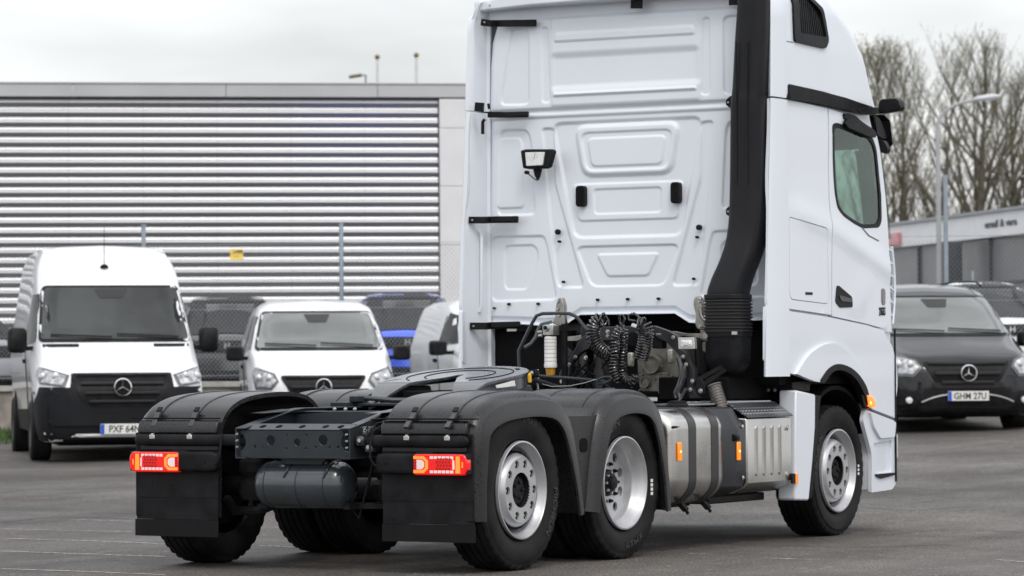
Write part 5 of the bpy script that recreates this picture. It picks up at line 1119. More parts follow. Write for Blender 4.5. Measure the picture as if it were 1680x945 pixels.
# arched crossmember in front of it, and more further forward
arch = [(.40, .70), (.40, .95), (.10, .968), (-.10, .968), (-.40, .95), (-.40, .70), (-.30, .70)]+[(-.26*cos(a), .70+.20*sin(a)) for a in np.linspace(.2, pi-.2, 14)]+[(.30, .70)]
mb = plate(MB(), arch, [], fx(-.05), .01, .08); obj('arched_crossmember', mb, chass, T); mb = MB(); mb.box(-.05, .05, -.34, .34, .962, .972); obj('crossmember_cap', mb, chass, T, bev=.01)
for x in (.75, 1.9, 2.6): mb = MB(); mb.box(x, x+.14, -.41, .41, .74, .94); obj('crossmember', mb, chass, T, bev=.01)
for s in (-1, 1):
    mb = MB(); mb.prism([(-.45, .965), (-.10, .985), (.25, .985), (.25, .96)], 1, s*.36, s*.48); obj('rail_gusset', mb, chass, T, bev=.006)
for y in (.10, .02, -.05): bolt((-.05, y, .985), .009)
# ---- air tank
mb = MB(); pr = [(-.335, .001), (-.333, .05), (-.322, .09), (-.300, .120), (-.272, .138), (-.245, .143), (.245, .143), (.272, .138), (.300, .120), (.322, .09), (.333, .05), (.335, .001)]
at_ = obj('air_tank', mb.lathe(pr, (-.52, .012, .527), 'y', 40), M('tank_paint', (.034, .042, .050), .24, coat=.6, var=.12, vs=5), T)
for y in (-.20, .0, .235): mb = MB(); mb.lathe([(-.004, .143), (-.003, .1455), (.003, .1455), (.004, .143)], (-.52, y, .527), 'y', 40); obj('weld_seam', mb, chass, at_)
mb = MB(); mb.prism([(.16, .698), (-.20, .698), (-.15, .652), (.11, .652)], 0, -.60, -.50); obj('tank_bracket', mb, chass, T, bev=.004)
for y in (.10, -.155, -.235): bolt((-.56, y, .668), .014, ax=2, parent=at_); 
for y in (-.22, .07): mb = MB(); mb.tube([(-.52-.15*sin(a), y+.05*max(0, a-.9), .527+.15*cos(a)) for a in np.linspace(-.3, 1.25, 12)], .005, 5); obj('tank_strap', mb, chass, at_)
# ---- axles, springs, hoses underneath
for x, r in ((0, .065), (1.35, .075)): mb = MB(); mb.cyl((x, -.95, .49), (x, .95, .49), r, 16); obj('axle', mb, plast, T)
mb = MB(); mb.lathe([(-.26, .05), (-.2, .14), (-.1, .2), (0, .215), (.12, .19), (.22, .1), (.3, .06)], (1.35, 0, .50), 'x', 24); obj('differential', mb, castm, T)
mb = MB(); mb.cyl((1.65, 0, .56), (4.0, 0, .85), .055, 14); obj('propeller_shaft', mb, plast, T)
for x in (-.32, .30, 1.02, 1.70):
    for s in (-1, 1):
        mb = MB(); mb.lathe([(.0, .001), (.0, .10), (.05, .125), (.11, .125), (.14, .10), (.18, .125), (.24, .12), (.27, .09), (.27, .001)], (x, s*.50, .42), 'z', 24); obj('air_spring', mb, rubber, T)
        mb = MB(); mb.bar((x, s*.5, .40), (0 if x < .6 else 1.35, s*.5, .42), .09, .07); obj('spring_beam', mb, plast, T, bev=.01)
for s in (-1, 1):
    mb = MB(); mb.cyl((.10, s*.62, .50), (.25, s*.60, .90), .035, 10); obj('shock_absorber', mb, plast, T); mb = MB(); mb.lathe([(-.08, .001), (-.08, .08), (.0, .095), (.08, .08), (.08, .001)], (.22, s*.68, .50), 'x', 18); obj('brake_chamber', mb, plast, T)
    mb = MB(); mb.bar((-.55, s*.30, .40), (.2, s*.45, .38), .05, .04); obj('radius_arm', mb, plast, T)
mb = MB(); mb.bar((-.45, -.55, .40), (-.45, .40, .385), .05, .03); obj('tie_bar', mb, plast, T)
mb = MB(); mb.tube([at(0, -.45, *q) for q in ((553, 800), (590, 850), (605, 790), (612, 760))], .012, 6); obj('hanging_hose', mb, plast, T)
mb = MB(); mb.tube([(-.40, .25, .42), (-.42, .42, .36), (-.40, .62, .35), (-.30, .75, .42)], .03, 8); obj('drop_arm', mb, plast, T)
# valve cluster at the right of the frame
rv = random.Random(3)
for i, (y, z, x) in enumerate(((-.47, .80, -.62), (-.50, .86, -.60), (-.45, .84, -.45), (-.52, .76, -.60), (-.48, .92, -.3), (-.52, .90, -.1))):
    mb = MB(); mb.box(x-.045, x+.045, y-.028, y+.028, z-.028, z+.028); v_ = obj('air_valve', mb, M('valve_metal', (.10, .105, .11), .35, metal=.6), T, bev=.010)
    mb = MB(); mb.cyl((x-.065, y-.01, z+.005), (x-.04, y-.01, z+.005), .012, 10); obj('valve_fitting', mb, zinc, v_)
for i in range(7):
    a = (rv.uniform(-.66, -.5), rv.uniform(-.50, -.44), rv.uniform(.76, .90)); mb = MB(); mb.tube([a, (a[0]-.03, a[1]-.05, a[2]-.02), (a[0]-.0, a[1]-.08, a[2]+.05), (a[0]+.3, a[1]-.02, .93)], .006, 6); obj('air_pipe', mb, plast, T)
# ---- coupling (fifth wheel)
KX = 1.33
def fwz(x, y):
    z = 1.190+.125*(x-KX)
    if x < .98: z -= (.98-x)**1.25*.62
    return z
def ff_(x, y): return Vector((x, y, fwz(x, y))), Vector((0, 0, -1))
out = [(KX+.46*cos(a), .455*sin(a)) for a in np.linspace(-1.75, 1.75, 30)]+[(1.0, .43), (.86, .385), (.74, .35), (.70, .32), (.73, .28), (.84, .23), (1.05, .13), (1.20, .05), (1.29, .028), (1.345, .024)]
out += [(1.36, 0)]+[(x, -y) for x, y in out[:-len(out)+29:-1] if False]+[(x, -y) for x, y in [(1.345, .024), (1.29, .028), (1.20, .05), (1.05, .13), (.84, .23), (.73, .28), (.70, .32), (.74, .35), (.86, .385), (1.0, .43)]]
slotL = [(1.0, .395), (1.04, .40), (1.13, .37), (1.15, .33), (1.08, .36)]; slot2 = [(1.62, -.26), (1.66, -.22), (1.69, -.24), (1.64, -.29), (1.56, -.31), (1.57, -.28)]
mb = plate(MB(), out, [rpoly(slotL, .01, 2), rpoly(slot2, .01, 2)], ff_, .022, .05); fw = obj('fifth_wheel', mb, M('coupling_paint', (.040, .046, .053), .26, coat=.5, var=.55, vs=7, rv=.1), T, ang=25, bev=.004)
for R1 in (.235, .355):
    mb = MB(); mb.tube([(KX+R1*cos(a), R1*sin(a), fwz(KX+R1*cos(a), 0)+.0005) for a in np.linspace(-2.45, 2.45, 40)], .004, 5); obj('grease_groove', mb, dark, fw)
mb = MB(); rim_ = [(KX+.452*cos(a), .447*sin(a)) for a in np.linspace(-1.75, 1.75, 30)]+[(1.0, .42), (.86, .375), (.76, .345)]
rim2 = [(x, -y) for x, y in rim_[30:]][::-1]+rim_; mb.loft([[(x, y, fwz(x, y)-.02), (x, y, fwz(x, y)-.095*(1 if x > .95 else max(.3, 1-(.95-x)*3))), (x*.985+KX*.015, y*.97, fwz(x, y)-.09*(1 if x > .95 else max(.3, 1-(.95-x)*3))), (x*.985+KX*.015, y*.97, fwz(x, y)-.02)] for x, y in rim2]); obj('coupling_skirt', mb, M('coupling_paint', None), fw, ang=40)
mb = MB(); mb.prism([(.92, -.20), (1.36, -.06), (1.5, -.3), (1.5, .3), (1.36, .06), (.92, .20)], 2, 1.02, 1.09); obj('lock_housing', mb, dark, fw, bev=.01)
for s in (-1, 1):
    mb = MB(); mb.prism([(1.15, 1.12), (1.55, 1.12), (1.62, 1.0), (1.08, 1.0)], 1, s*.36, s*.42); obj('coupling_pedestal', mb, chass, fw, bev=.01)
mb = MB(); mb.box(.66, 1.95, -.40, .40, .994, 1.012); obj('mounting_plate', mb, chass, T, bev=.004)
for s in (-1, 1):
    mb = MB(); mb.box(.55, 1.95, min(s*.40, s*.52), max(s*.40, s*.52), .985, 1.02); obj('mounting_angle', mb, chass, T, bev=.004)
    mb = MB(); mb.box(.62, .76, min(s*.36, s*.42), max(s*.36, s*.42), 1.02, 1.06); obj('slide_stop', mb, chass, T, bev=.006)
mb = MB(); mb.tube([(.70, .40, 1.05), (.80, .2, 1.03), (.95, .0, 1.03), (1.1, -.2, 1.04)], .016, 8); obj('release_arm', mb, chass, T)
P = ox(1.55, zig(5.6, 600, 580, [(1192, 293), (1363, 247), (1372, 297), (1200, 318)])); c = [Vector((1.62-.0*(i), y, z)) for i, (y, z) in enumerate(P)]
mb = MB(); c2 = [at(1, -.462, *q) for q in zig(5.6, 600, 580, [(1192, 293), (1363, 247), (1372, 297), (1200, 318)])]; mb.add([p+Vector((0, d, 0)) for d in (-.004, 0) for p in c2], [(0, 1, 2, 3), (7, 6, 5, 4), (0, 4, 5, 1), (1, 5, 6, 2), (2, 6, 7, 3), (3, 7, 4, 0)]); obj('paper_label', mb, paper, fw)
mb = MB(); p = at(1, -.22, 869, 620); mb.prism([(p.x-.012, p.z-.03), (p.x+.012, p.z-.03), (p.x+.014, p.z+.02), (p.x, p.z+.035), (p.x-.014, p.z+.02)], 1, p.y-.006, p.y+.006); obj('yellow_tag', mb, yel, fw)
# locking handle, rods, chain and safety cable
mb = MB(); p0 = at(0, 2.2, 862, 616); p1 = at(0, 2.5, 905, 617); mb.bar(p0, at(0, 2.2, 882, 612), .04, .05); obj('handle_bracket', mb, plast, fw, bev=.005); bolt(at(0, 2.17, 872, 612), .012, parent=fw)
for a, b, r in (((2.2, 870, 616), (2.6, 968, 623), .011), ((2.6, 968, 623), (2.75, 998, 627), .009), ((2.2, 873, 622), (2.6, 930, 640), .016)):
    mb = MB(); mb.cyl(at(0, *a), at(0, *b), r, 8); obj('release_rod', mb, chass, fw)
mb = MB()
for i in range(8):
    c = at(0, 2.3, 882.5, 609+i*4.2); a, b_ = (Vector((0, .006, 0)), Vector((0, 0, .012))) if i % 2 else (Vector((.006, 0, 0)), Vector((0, 0, .012)))
    mb.tube([c+a*cos(t)+b_*sin(t) for t in [2*pi*k/10 for k in range(10)]], .0022, 5, closed=True)
obj('safety_chain', mb, zinc, fw, kind='stuff')
mb = MB(); mb.tube([at(0, 2.3, *q) for q in ((884, 622), (890, 630), (905, 634), (935, 633), (960, 628), (978, 622))], .0028, 5); obj('safety_cable', mb, M('cable_grey', (.45, .46, .45), .4, metal=.5), fw)
mb = MB(); mb.tube([at(0, 2.5, 991+12*cos(t), 624-.25*12*cos(t)+5*sin(t)) for t in np.linspace(0, 2*pi, 16)[:-1]], .008, 6, closed=True); obj('pull_ring', mb, chass, fw)
# ---- fuel tank, covers along the right side
for s in (-1, 1):
    secs = []
    for x, k in ((2.04, .80), (2.05, .90), (2.08, .97), (2.13, 1), (2.74, 1), (2.79, .97), (2.82, .90), (2.83, .80)):
        secs.append([(x, s*(.92+(y)*k), .636+z*k) for y, z in rpoly([(-.29, -.325), (.17, -.325), (.29, -.22), (.29, .24), (.19, .322), (-.29, .322)], [.08, .16, .12, .12, .12, .06], 7)])
    mb = MB(); mb.loft(secs); ft = obj('fuel_tank', mb, alu, T, ang=50)
    for x in (2.325, 2.66):
        mb = MB(); mb.loft([[(x+dx, s*(.92+y*1.012), .636+z*1.012) for y, z in rpoly([(-.29, -.325), (.17, -.325), (.29, -.22), (.29, .24), (.19, .322), (-.29, .322)], [.08, .16, .12, .12, .12, .06], 7)] for dx in (-.055, .055)]); obj('tank_strap', mb, M('strap_black', (.025, .026, .028), .4), ft, bev=.003)
        mb = MB(); mb.bar((x, s*1.12, .315), (x, s*1.16, .275), .05, .03); mb.cyl((x-.01, s*1.15, .30), (x+.01, s*1.17, .25), .012, 8); obj('strap_bolt', mb, plast, ft)
    mb = MB(); mb.lathe([(0, .075), (.02, .075), (.03, .065), (.045, .065), (.05, .03), (.05, .001)], (2.56, s*.98, .955), 'z', 24); fc = obj('filler_cap', mb, plast, ft)
    mb = MB(); mb.box(2.05, 2.86, min(s*.60, s*.92), max(s*.60, s*.92), .28, .305); obj('tank_tray', mb, plast, T, bev=.01)
mb = MB(); mb.tube([oy_p for oy_p in [at(1, -1.20, *q) for q in ((1104, 701), (1114, 700.5), (1115.5, 727))]], .010, 6); mbk = obj('marker_arm', mb, plast, T)
mb = MB(); mb.tube([at(1, -1.19, *q) for q in ((1104, 701), (1107, 715), (1108, 738), (1110, 741))], .007, 6); obj('marker_cable', mb, plast, mbk)
for (u0, v0, u1, v1), yy in (((1111.5, 726, 1119, 756), -1.215), ((1208.5, 725, 1215.5, 755), -1.225)):
    a = at(1, yy, u0, v0); b_ = at(1, yy, u1, v1); mb = MB(); mb.box(a.x, b_.x-.012, yy-.010, yy+.004, b_.z, a.z); sm_ = obj('side_marker', mb, orange, T, bev=.006)
    mb = MB(); m_ = (a+b_)/2; mb.lathe([(-.026, .0005), (-.024, .007), (-.015, .010)], (m_.x-.005, yy+.012, m_.z), 'y', 10); obj('marker_bulb', mb, M('bulb_glow', None) , sm_)
# dark angular cover and ribbed stainless box with tread plate on top
P = oy(-1.2, [(1186, 672), (1197, 668), (1219, 686), (1219, 806), (1212, 812), (1190, 802), (1184, 790)]); 
mb = MB(); mb.loft([[(x, y, z) for y, z in ((-.70, .33), (-1.02, .33), (-1.13 if x < 2.9 else -1.20, .40), (-1.13 if x < 2.9 else -1.225, .52), (-1.13 if x < 2.9 else -1.225, .80), (-1.06 if x < 2.9 else -1.12, .955), (-.70, .955))] for x in (2.84, 2.88, 2.98, 3.115)]); dc = obj('battery_cover', mb, M('cover_black', (.024, .026, .030), .42, var=.12), T, bev=.015)
for z in (.82, .47): bolt((3.06, -1.226, z), .012, 1, dc, zinc, .006)
mb = MB(); a = at(1, -1.22, 1196, 693); mb.loft([[(x, y, z) for y, z in ((-1.13, .80), (-1.235, .76), (-1.235, .73), (-1.13, .70))] for x in (2.95, 3.0)]); obj('cover_lug', mb, plast, dc, bev=.006)
yS = -1.225
body = [(-.75, .34), (-1.10, .355), (-1.20, .40), (yS, .43), (yS, .86), (yS+.008, .878), (-.75, .878)]
mb = MB(); mb.loft([[(x, y, z) for y, z in body] for x in (3.125, 3.84)]); sb = obj('silencer_cover', mb, alu, T, bev=.010)
for x in (3.27, 3.395, 3.52, 3.645):
    mb = MB(); mb.loft([[(x+dx*w_, y, z) for dx, y in ((-.030, yS+.002), (-.016, yS-.007), (.016, yS-.007), (.030, yS+.002))] for z, w_ in ((.475, .3), (.49, 1), (.805, 1), (.82, .3))], caps=True); obj('pressed_rib', mb, alu, sb, ang=25)
for z in (.80, .47): 
    mb = MB(); mb.box(3.735, 3.785, yS-.006, yS+.01, z-.02, z+.02); q = obj('cover_latch', mb, alu, sb, bev=.004); bolt((3.755, yS-.006, z), .010, 1, q, zinc, .006)
trd = M('tread_plate_metal', (.13, .14, .155), .28, metal=.5, var=.2); 
mb = MB(); mb.loft([[(x, -.62, .985), (x, -1.06, .985), (x, -1.10, .978), (x, yS-.008, .890), (x, yS-.008, .880), (x, -1.09, .966), (x, -.62, .972)] for x in (3.12, 3.845)]); tp_ = obj('tread_plate', mb, trd, T, ang=30)
mb = MB()
for i in range(30):
    for j in range(19):
        x = 3.125+i*.0245; y = -.66-j*.030; d = (1 if (i+j) % 2 else -1); z = .9855 if y > -1.07 else .9785-(abs(y)-1.10)*.66
        if y < -1.075: z = .982-(abs(y)-1.07)*.575
        mb.obox((x, y, z+.002), (.010, .010*d, 0), (-.003*d, .003, 0), (0, 0, .0022))
obj('tread_pattern', mb, M('tread_bright', (.75, .77, .8), .15, metal=1), tp_, kind='stuff')
mb = MB(); mb.loft([[(x, -.60, .975), (x, -1.02, .975), (x, -1.02, .968), (x, -.60, .968)] for x in (2.62, 3.095)]); tp2 = obj('walkway_plate', mb, trd, T)
mb = MB()
for i in range(19):
    for j in range(14):
        d = (1 if (i+j) % 2 else -1); mb.obox((2.635+i*.0245, -.62-j*.030, .9765), (.010, .010*d, 0), (-.003*d, .003, 0), (0, 0, .0022))
obj('tread_pattern', mb, M('tread_bright', None), tp2, kind='stuff')
mb = MB(); mb.box(2.15, 2.50, -.62, -.86, 1.0, 1.03); obj('cover_plate', mb, M('bright_plate', (.65, .66, .66), .3, metal=.9), T, bev=.004)
mb = MB(); mb.box(2.9, 3.78, -1.04, -.60, .29, .345); obj('side_tray', mb, plast, T, bev=.01)
mb = MB(); mb.box(3.3, 3.95, -1.0, -.45, 1.0, 1.16); obj('chassis_box', mb, dark, T, bev=.01)
for u in (1248, 1260, 1271): bolt(at(0, 3.9, u, 640), .010, mat_=zinc, name='bracket_bolt')
# ---- gear between cab and chassis
mb = MB(); mb.box(4.05, 4.12, -1.1, 1.15, .98, 1.62); obj('engine_bay_dark_fill', mb, dark, T)  # dark panel added to fill the shaded space under the cab with black
mb = MB(); mb.box(3.83, 3.86, .42, 1.06, 1.12, 1.56); lp = obj('left_locker', mb, M('locker_black', (.028, .030, .033), .4), T, bev=.01)
mb = MB(); mb.box(3.80, 3.84, 1.01, 1.08, 1.0, 1.56); obj('locker_frame', mb, M('locker_black', None), lp, bev=.01); mb = MB(); q = at(0, 3.82, 824, 574); mb.lathe([(-.01, .001), (-.01, .018), (.01, .02)], q, 'x', 12); obj('locker_knob', mb, plast, lp)
for s, y in ((1, .95), (1, .68)): mb = MB(); mb.box(3.815, 3.832, y-.07, y+.07, 1.18, 1.46); obj('locker_panel', mb, M('locker_black', None), lp, bev=.012)
X0 = 2.95
hoop = [at(0, X0, *q) for q in ((855, 640), (852, 600), (851.5, 575), (856, 566), (872, 532), (880, 518), (890, 514.5), (915, 514), (935, 514.5), (946, 520), (962, 541), (985, 556))]
mb = MB(); mb.tube(hoop, .0125, 10); obj('guard_hoop', mb, M('hoop_paint', (.035, .04, .046), .3), T)
mb = MB(); mb.tube([at(0, X0+.05, *q) for q in ((861, 570), (872, 563), (879, 553), (883, 540), (888, 532), (905, 528))], .012, 10); obj('grey_hose', mb, M('hose_grey', (.13, .155, .175), .5), T)
fo_ = at(0, X0, 903, 560); cy_ = fo_.y
mb = MB(); mb.lathe([(1.232, .001), (1.232, .044), (1.250, .047), (1.262, .043), (1.40, .043), (1.445, .043), (1.452, .036), (1.452, .001)], (X0, cy_, 0), 'z', 24); fi = obj('fuel_filter', mb, M('filter_white', (.72, .72, .70), .4), T)
for z in (1.43, 1.405, 1.38, 1.36, 1.33, 1.30, 1.275): mb = MB(); mb.lathe([(z, .0434), (z+.0015, .0442), (z+.004, .0442), (z+.0055, .0434)], (X0, cy_, 0), 'z', 24); obj('filter_print', mb, M('print_grey', (.42, .42, .42), .6), fi)
mb = MB(); mb.lathe([(1.178, .001), (1.180, .032), (1.233, .036)], (X0, cy_, 0), 'z', 20); obj('water_bowl', mb, amber, fi)
mb = MB(); mb.box(X0-.04, X0+.05, cy_-.045, cy_+.04, 1.46, 1.53); mb.cyl((X0-.05, cy_+.012, 1.51), (X0+.0, cy_+.012, 1.51), .026, 14); mb.cyl((X0-.03, cy_+.05, 1.485), (X0-.03, cy_+.085, 1.482), .012, 8); mb.cyl((X0-.03, cy_+.05, 1.46), (X0-.03, cy_+.08, 1.455), .012, 8); obj('filter_head', mb, M('filter_metal', (.45, .45, .44), .35, metal=.8, var=.3, vs=30), fi, bev=.006)
mb = MB(); mb.cyl((X0-.058, cy_+.012, 1.512), (X0-.045, cy_+.012, 1.512), .014, 10); obj('bleed_knob', mb, plast, fi)
mb = MB(); mb.bar((X0+.07, cy_-.075, 1.1), (X0+.07, cy_-.075, 1.54), .035, .03, (1, 0, 0)); obj('filter_post', mb, plast, T)
def plpx(name, pts, x, th, mat_, bev=.006, parent=T, r=.01): mb = MB(); mb.prism(rpoly(ox(x, pts), r, 3), 0, x, x+th); return obj(name, mb, mat_, parent, bev=bev)
Q7 = lambda pts: zig(5.56, 960, 500, pts); Q6 = lambda pts: zig(6.75, 740, 500, pts)
# cab mount brackets
for x_, pts, arm_ in ((3.50, Q6([(1160, 0), (1185, -75), (1225, -78), (1248, 0), (1252, 150), (1262, 215), (1200, 235), (1115, 205), (1150, 130)]), None), (3.50, Q7([(985, 0), (990, -60), (1020, -82), (1055, -60), (1068, 20), (1085, 95), (1140, 150), (1155, 200), (1140, 222), (1050, 232), (1015, 215), (1000, 170), (1010, 100)]), None)):
    b_ = plpx('cab_mount_bracket', pts, x_, .05, bronze)
    cu = sum(p[0] for p in pts)/len(pts)
    for q in ((cu-2, 495), (cu-2, 507), (cu+0, 518)): bolt(at(0, x_, *q), .010, parent=b_)
mb = MB(); mb.tube([at(0, 3.46, *q) for q in Q7([(1050, 30), (1060, 100), (1100, 150), (1120, 190)])], .016, 8); obj('bracket_bead', mb, bronze, T)
for q in Q7([(1050, 200), (1120, 200)]): bolt(at(0, 3.49, *q), .010)
plpx('stabiliser_arm', Q7([(790, 238), (900, 262), (1060, 262), (1090, 250), (1130, 250), (1150, 290), (1130, 325), (1090, 322), (1030, 300), (890, 285), (840, 290)]), 3.30, .04, bronze)
plpx('stabiliser_arm', Q6([(1225, 362), (1400, 342), (1500, 320), (1490, 350), (1400, 400), (1225, 400)]), 3.30, .04, bronze)
q = at(0, 3.27, *Q7([(1108, 288)])[0]); mb = MB(); mb.lathe([(-.02, .001), (-.02, .018), (-.008, .020), (-.006, .034), (.04, .036)], q, 'x', 20); obj('arm_bush', mb, bronze, T)
plpx('damper_top', Q7([(1070, 340), (1150, 340), (1145, 430), (1110, 445), (1065, 425)]), 3.35, .06, bronze); plpx('damper_plate', Q7([(1045, 232), (1160, 232), (1165, 340), (1060, 330)]), 3.38, .03, castm)
a = at(0, 3.45, 1156, 585); mb = MB(); mb.lathe([(a.z-.12, .055), (a.z+.06, .058), (a.z+.09, .045), (a.z+.09, .001)], (a.x, a.y, 0), 'z', 20); obj('cab_air_spring', mb, plast, T)
# V-shaped support frame
rs_ = plpx('support_leg', Q7([(600, 185), (660, 205), (760, 240), (860, 300), (860, 400), (920, 440), (965, 520), (1000, 600), (1000, 690), (975, 760), (1040, 850), (950, 856), (925, 780), (930, 690), (915, 600), (880, 520), (840, 440), (740, 340), (700, 320), (640, 290)]), 3.12, .05, M('frame_black', (.020, .021, .024), .35), r=.02)
ls_ = plpx('support_leg', Q6([(1500, 325), (1560, 400), (1540, 480), (1440, 530), (1370, 600), (1320, 680), (1310, 800), (1230, 870), (1190, 840), (1200, 740), (1270, 640), (1380, 470), (1440, 370)]), 3.12, .05, M('frame_black', None), r=.02)
for q in Q7([(802, 298), (893, 475), (920, 545), (977, 695), (957, 775)]): bolt(at(0, 3.11, *q), .012, parent=rs_)
for q in Q6([(1373, 580), (1306, 663), (1490, 585), (1252, 785), (1224, 850)]): bolt(at(0, 3.11, *q), .012, parent=ls_)
plpx('support_beam', Q7([(-40, 190), (100, 200), (400, 195), (640, 205), (720, 260), (700, 330), (560, 320), (300, 330), (100, 330), (-40, 320)]), 3.2, .05, M('frame_black', None), r=.01)
mb = MB(); q = at(0, 3.12, 1042, 545); mb.lathe([(-.02, .001), (-.02, .05), (.1, .05)], at(0, 3.05, 1041, 556), 'x', 16); obj('sensor_drum', mb, plast, T); plpx('air_canister', Q7([(610, 270), (700, 270), (700, 400), (610, 400)]), 3.14, .08, plast)
plpx('gusset_plate', Q6([(1225, 425), (1345, 520), (1240, 660), (1225, 640)]), 3.22, .01, chass)
mb = MB(); mb.cyl(at(0, 3.3, 988, 560), at(0, 3.3, 988, 640), .06, 18); obj('vertical_cylinder', mb, M('cyl_dark', (.03, .028, .028), .4), T)
for (a, b) in ((Q7([(1250, 565)])[0], Q7([(1010, 690)])[0]), (Q7([(1280, 590)])[0], Q7([(1020, 765)])[0])):
    mb = MB(); mb.bar(at(0, 3.15, *a), at(0, 3.05, *b), .012, .028); obj('link_rod', mb, plast, T)
plpx('link_plate', Q7([(1010, 680), (1060, 670), (1090, 740), (1090, 820), (1030, 830), (1010, 760)]), 3.05, .02, plast); bolt(at(0, 3.04, *Q7([(1052, 785)])[0]), .013)
# reversing lamp on the frame
rl_ = plpx('work_light', Q7([(845, 300), (992, 298), (1000, 402), (850, 405)]), 3.02, .04, M('chrome_frame', (.62, .62, .60), .25, metal=.7), parent=T, r=.004)
plpx('lamp_glass', Q7([(868, 322), (970, 320), (976, 385), (872, 388)]), 3.012, .01, lensclear, parent=rl_, r=.012); plpx('lamp_reflector_spot', Q7([(885, 335), (955, 333), (958, 372), (888, 374)]), 3.006, .008, M('bright_reflector', (.9, .9, .9), .1, metal=1), parent=rl_, r=.01)
plpx('lamp_backing', Q7([(990, 310), (1035, 310), (1030, 400), (985, 400)]), 3.06, .06, plast)
# gearbox
gbx = plpx('gearbox', Q7([(480, 300), (800, 320), (860, 480), (880, 600), (800, 800), (500, 800), (480, 620), (470, 400)]), 3.55, .35, castm, r=.05)
plpx('gearbox_cover', Q7([(495, 625), (760, 615), (850, 700), (800, 800), (500, 790)]), 3.50, .05, castm, parent=gbx, r=.02)
for (u, v), r in (((610, 545), .068), ((740, 765), .062), ((553, 710), .038)):
    q = at(0, 3.49, *Q7([(u, v)])[0]); mb = MB(); mb.lathe([(-.012, .001), (-.010, r*.75), (-.022, r*.8), (-.024, r*.95), (0, r), (.04, r)], q, 'x', 28); obj('round_cover', mb, castm, gbx)
for q in Q7([(520, 640), (590, 632), (690, 628), (760, 630), (500, 780), (640, 680), (800, 650), (530, 590), (600, 470), (700, 560), (720, 370), (560, 360), (840, 690), (650, 590)]): bolt(at(0, 3.49, *q), .007, parent=gbx, mat_=castm)
for q in Q7([(770, 470), (405, 500)]):
    c = at(0, 3.44, *q); mb = MB(); mb.box(c.x, c.x+.04, c.y-.02, c.y+.02, c.z-.05, c.z+.05); obj('cast_lug', mb, M('gasket_green', (.42, .44, .38), .5, metal=.4, var=.3, vs=20), gbx, bev=.01)
for pts, r in (([(850, 480), (870, 560), (880, 640), (850, 740), (820, 800), (830, 850)], .016), ([(900, 560), (905, 640), (880, 720), (850, 800), (870, 860)], .018), ([(920, 760), (890, 820), (850, 880)], .014)):
    mb = MB(); mb.tube([at(0, 3.08, *q) for q in Q7(pts)], r, 10); obj('bent_pipe', mb, M('shiny_pipe', (.10, .10, .11), .15, metal=.7), T)
e0, e1 = at(0, 3.10, 1171, 631), at(0, 3.10, 1186, 680); mb = MB(); n_ = 44
mb.tube([e0.lerp(e1, i/n_) for i in range(n_+1)], [.050+(.004 if i % 4 < 2 else 0) for i in range(n_+1)], 24); ex_ = obj('flexible_exhaust', mb, M('exhaust_steel', (.20, .185, .17), .3, metal=1), T)
dv = (e1-e0).normalized(); u_ = dv.orthogonal().normalized(); w_ = dv.cross(u_); mb = MB(); mb.tube([e0+dv*.004+(u_*cos(a)+w_*sin(a))*.052 for a in [2*pi*i/18 for i in range(18)]], .007, 6, closed=True); obj('exhaust_clamp', mb, M('exhaust_steel', None), ex_)
# coiled air lines
def coil(name, path, R, r, turns, x=2.95, label=None, dx=.0):
    P = [at(0, x+dx*i, *q) for i, q in enumerate(Q7(path))]; P2 = []
    for i in range(len(P)-1):
        p0, p1, p2, p3 = P[max(0, i-1)], P[i], P[i+1], P[min(len(P)-1, i+2)]
        for j in range(24): t = j/24; P2.append(.5*((2*p1)+(-p0+p2)*t+(2*p0-5*p1+4*p2-p3)*t*t+(-p0+3*p1-3*p2+p3)*t**3))
    P2.append(P[-1]); L_ = [0]
    for a, b in zip(P2, P2[1:]): L_.append(L_[-1]+(b-a).length)
    n = turns*14; pts = []; u = Vector((1, 0, 0))
    for k in range(n+1):
        s = L_[-1]*k/n; j = max(0, min(len(P2)-2, int(np.searchsorted(L_, s))-1)); t = (s-L_[j])/max(1e-9, L_[j+1]-L_[j]); c = P2[j].lerp(P2[j+1], t)
        d = (P2[min(len(P2)-1, j+2)]-P2[max(0, j-1)]).normalized(); u = (u-d*u.dot(d)).normalized(); w_ = d.cross(u); a = 2*pi*turns*k/n
        pts.append(c+u*R*cos(a)+w_*R*sin(a))
    mb = MB(); mb.tube(pts, r, 7); return obj(name, mb, M('coil_black', (.016, .016, .018), .12, coat=1), T)
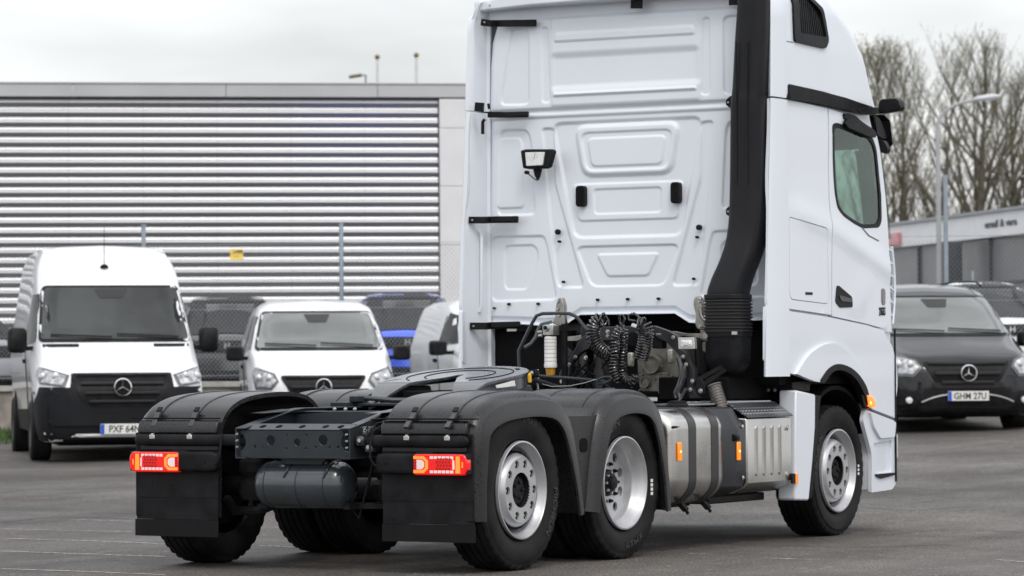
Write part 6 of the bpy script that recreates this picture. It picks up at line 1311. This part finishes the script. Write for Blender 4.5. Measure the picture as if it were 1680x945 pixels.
coil('coiled_air_line', [(175, 140), (130, 135), (80, 200), (75, 290), (115, 380), (170, 430), (230, 450), (270, 400)], .046, .0068, 18, 2.90)
coil('coiled_air_line', [(500, 185), (540, 190), (558, 260), (545, 350), (520, 440), (500, 500)], .048, .0075, 15, 2.92)
coil('coiled_air_line', [(330, 200), (285, 280), (270, 370), (275, 460), (260, 560), (270, 640), (300, 700)], .028, .007, 18, 2.86)
coil('coiled_air_line', [(350, 230), (350, 330), (345, 430), (335, 540), (340, 640), (380, 690), (440, 690), (470, 640)], .028, .007, 22, 2.92)
for pts in ([(180, 90), (215, 140), (218, 185)], [(340, 90), (310, 110), (320, 170), (360, 200)], [(345, 90), (365, 130), (330, 200)], [(430, 80), (390, 100), (400, 140), (460, 150)], [(440, 75), (480, 100), (500, 150), (520, 180)], [(270, 400), (300, 440), (280, 520)], [(470, 640), (480, 700), (430, 760)]):
    mb = MB(); mb.tube([at(0, 2.95, *q) for q in Q7(pts)], .008, 8); obj('air_line_end', mb, M('coil_black', None), T)
mb = MB(); mb.cyl(at(0, 3.0, *Q7([(430, 190)])[0]), at(0, 3.0, *Q7([(475, 205)])[0]), .018, 10); obj('hose_coupler', mb, zinc, T)
mb = MB(); mb.cyl(at(0, 3.0, *Q7([(650, 275)])[0]), at(0, 3.0, *Q7([(690, 270)])[0]), .008, 8); obj('hose_tail', mb, zinc, T); bolt(at(0, 3.15, *Q7([(205, 245)])[0]), .012); bolt(at(0, 3.15, *Q7([(205, 285)])[0]), .009)
rv = random.Random(9)
for i in range(12):
    a = at(0, 3.25, rv.uniform(930, 1010), rv.uniform(585, 600)); b_ = at(0, 3.25, rv.uniform(930, 1010), 640); mb = MB(); mb.tube([a, (a+b_)/2+Vector((0, rv.uniform(-.06, .06), 0)), b_], .007, 6); obj('wiring_hose', mb, plast, T)
# wiper of light between fender and cab: floor of the deck behind the coupling
mb = MB(); mb.box(2.0, 3.95, -.41, .41, .988, 1.0); obj('deck_plate', mb, dark, T)
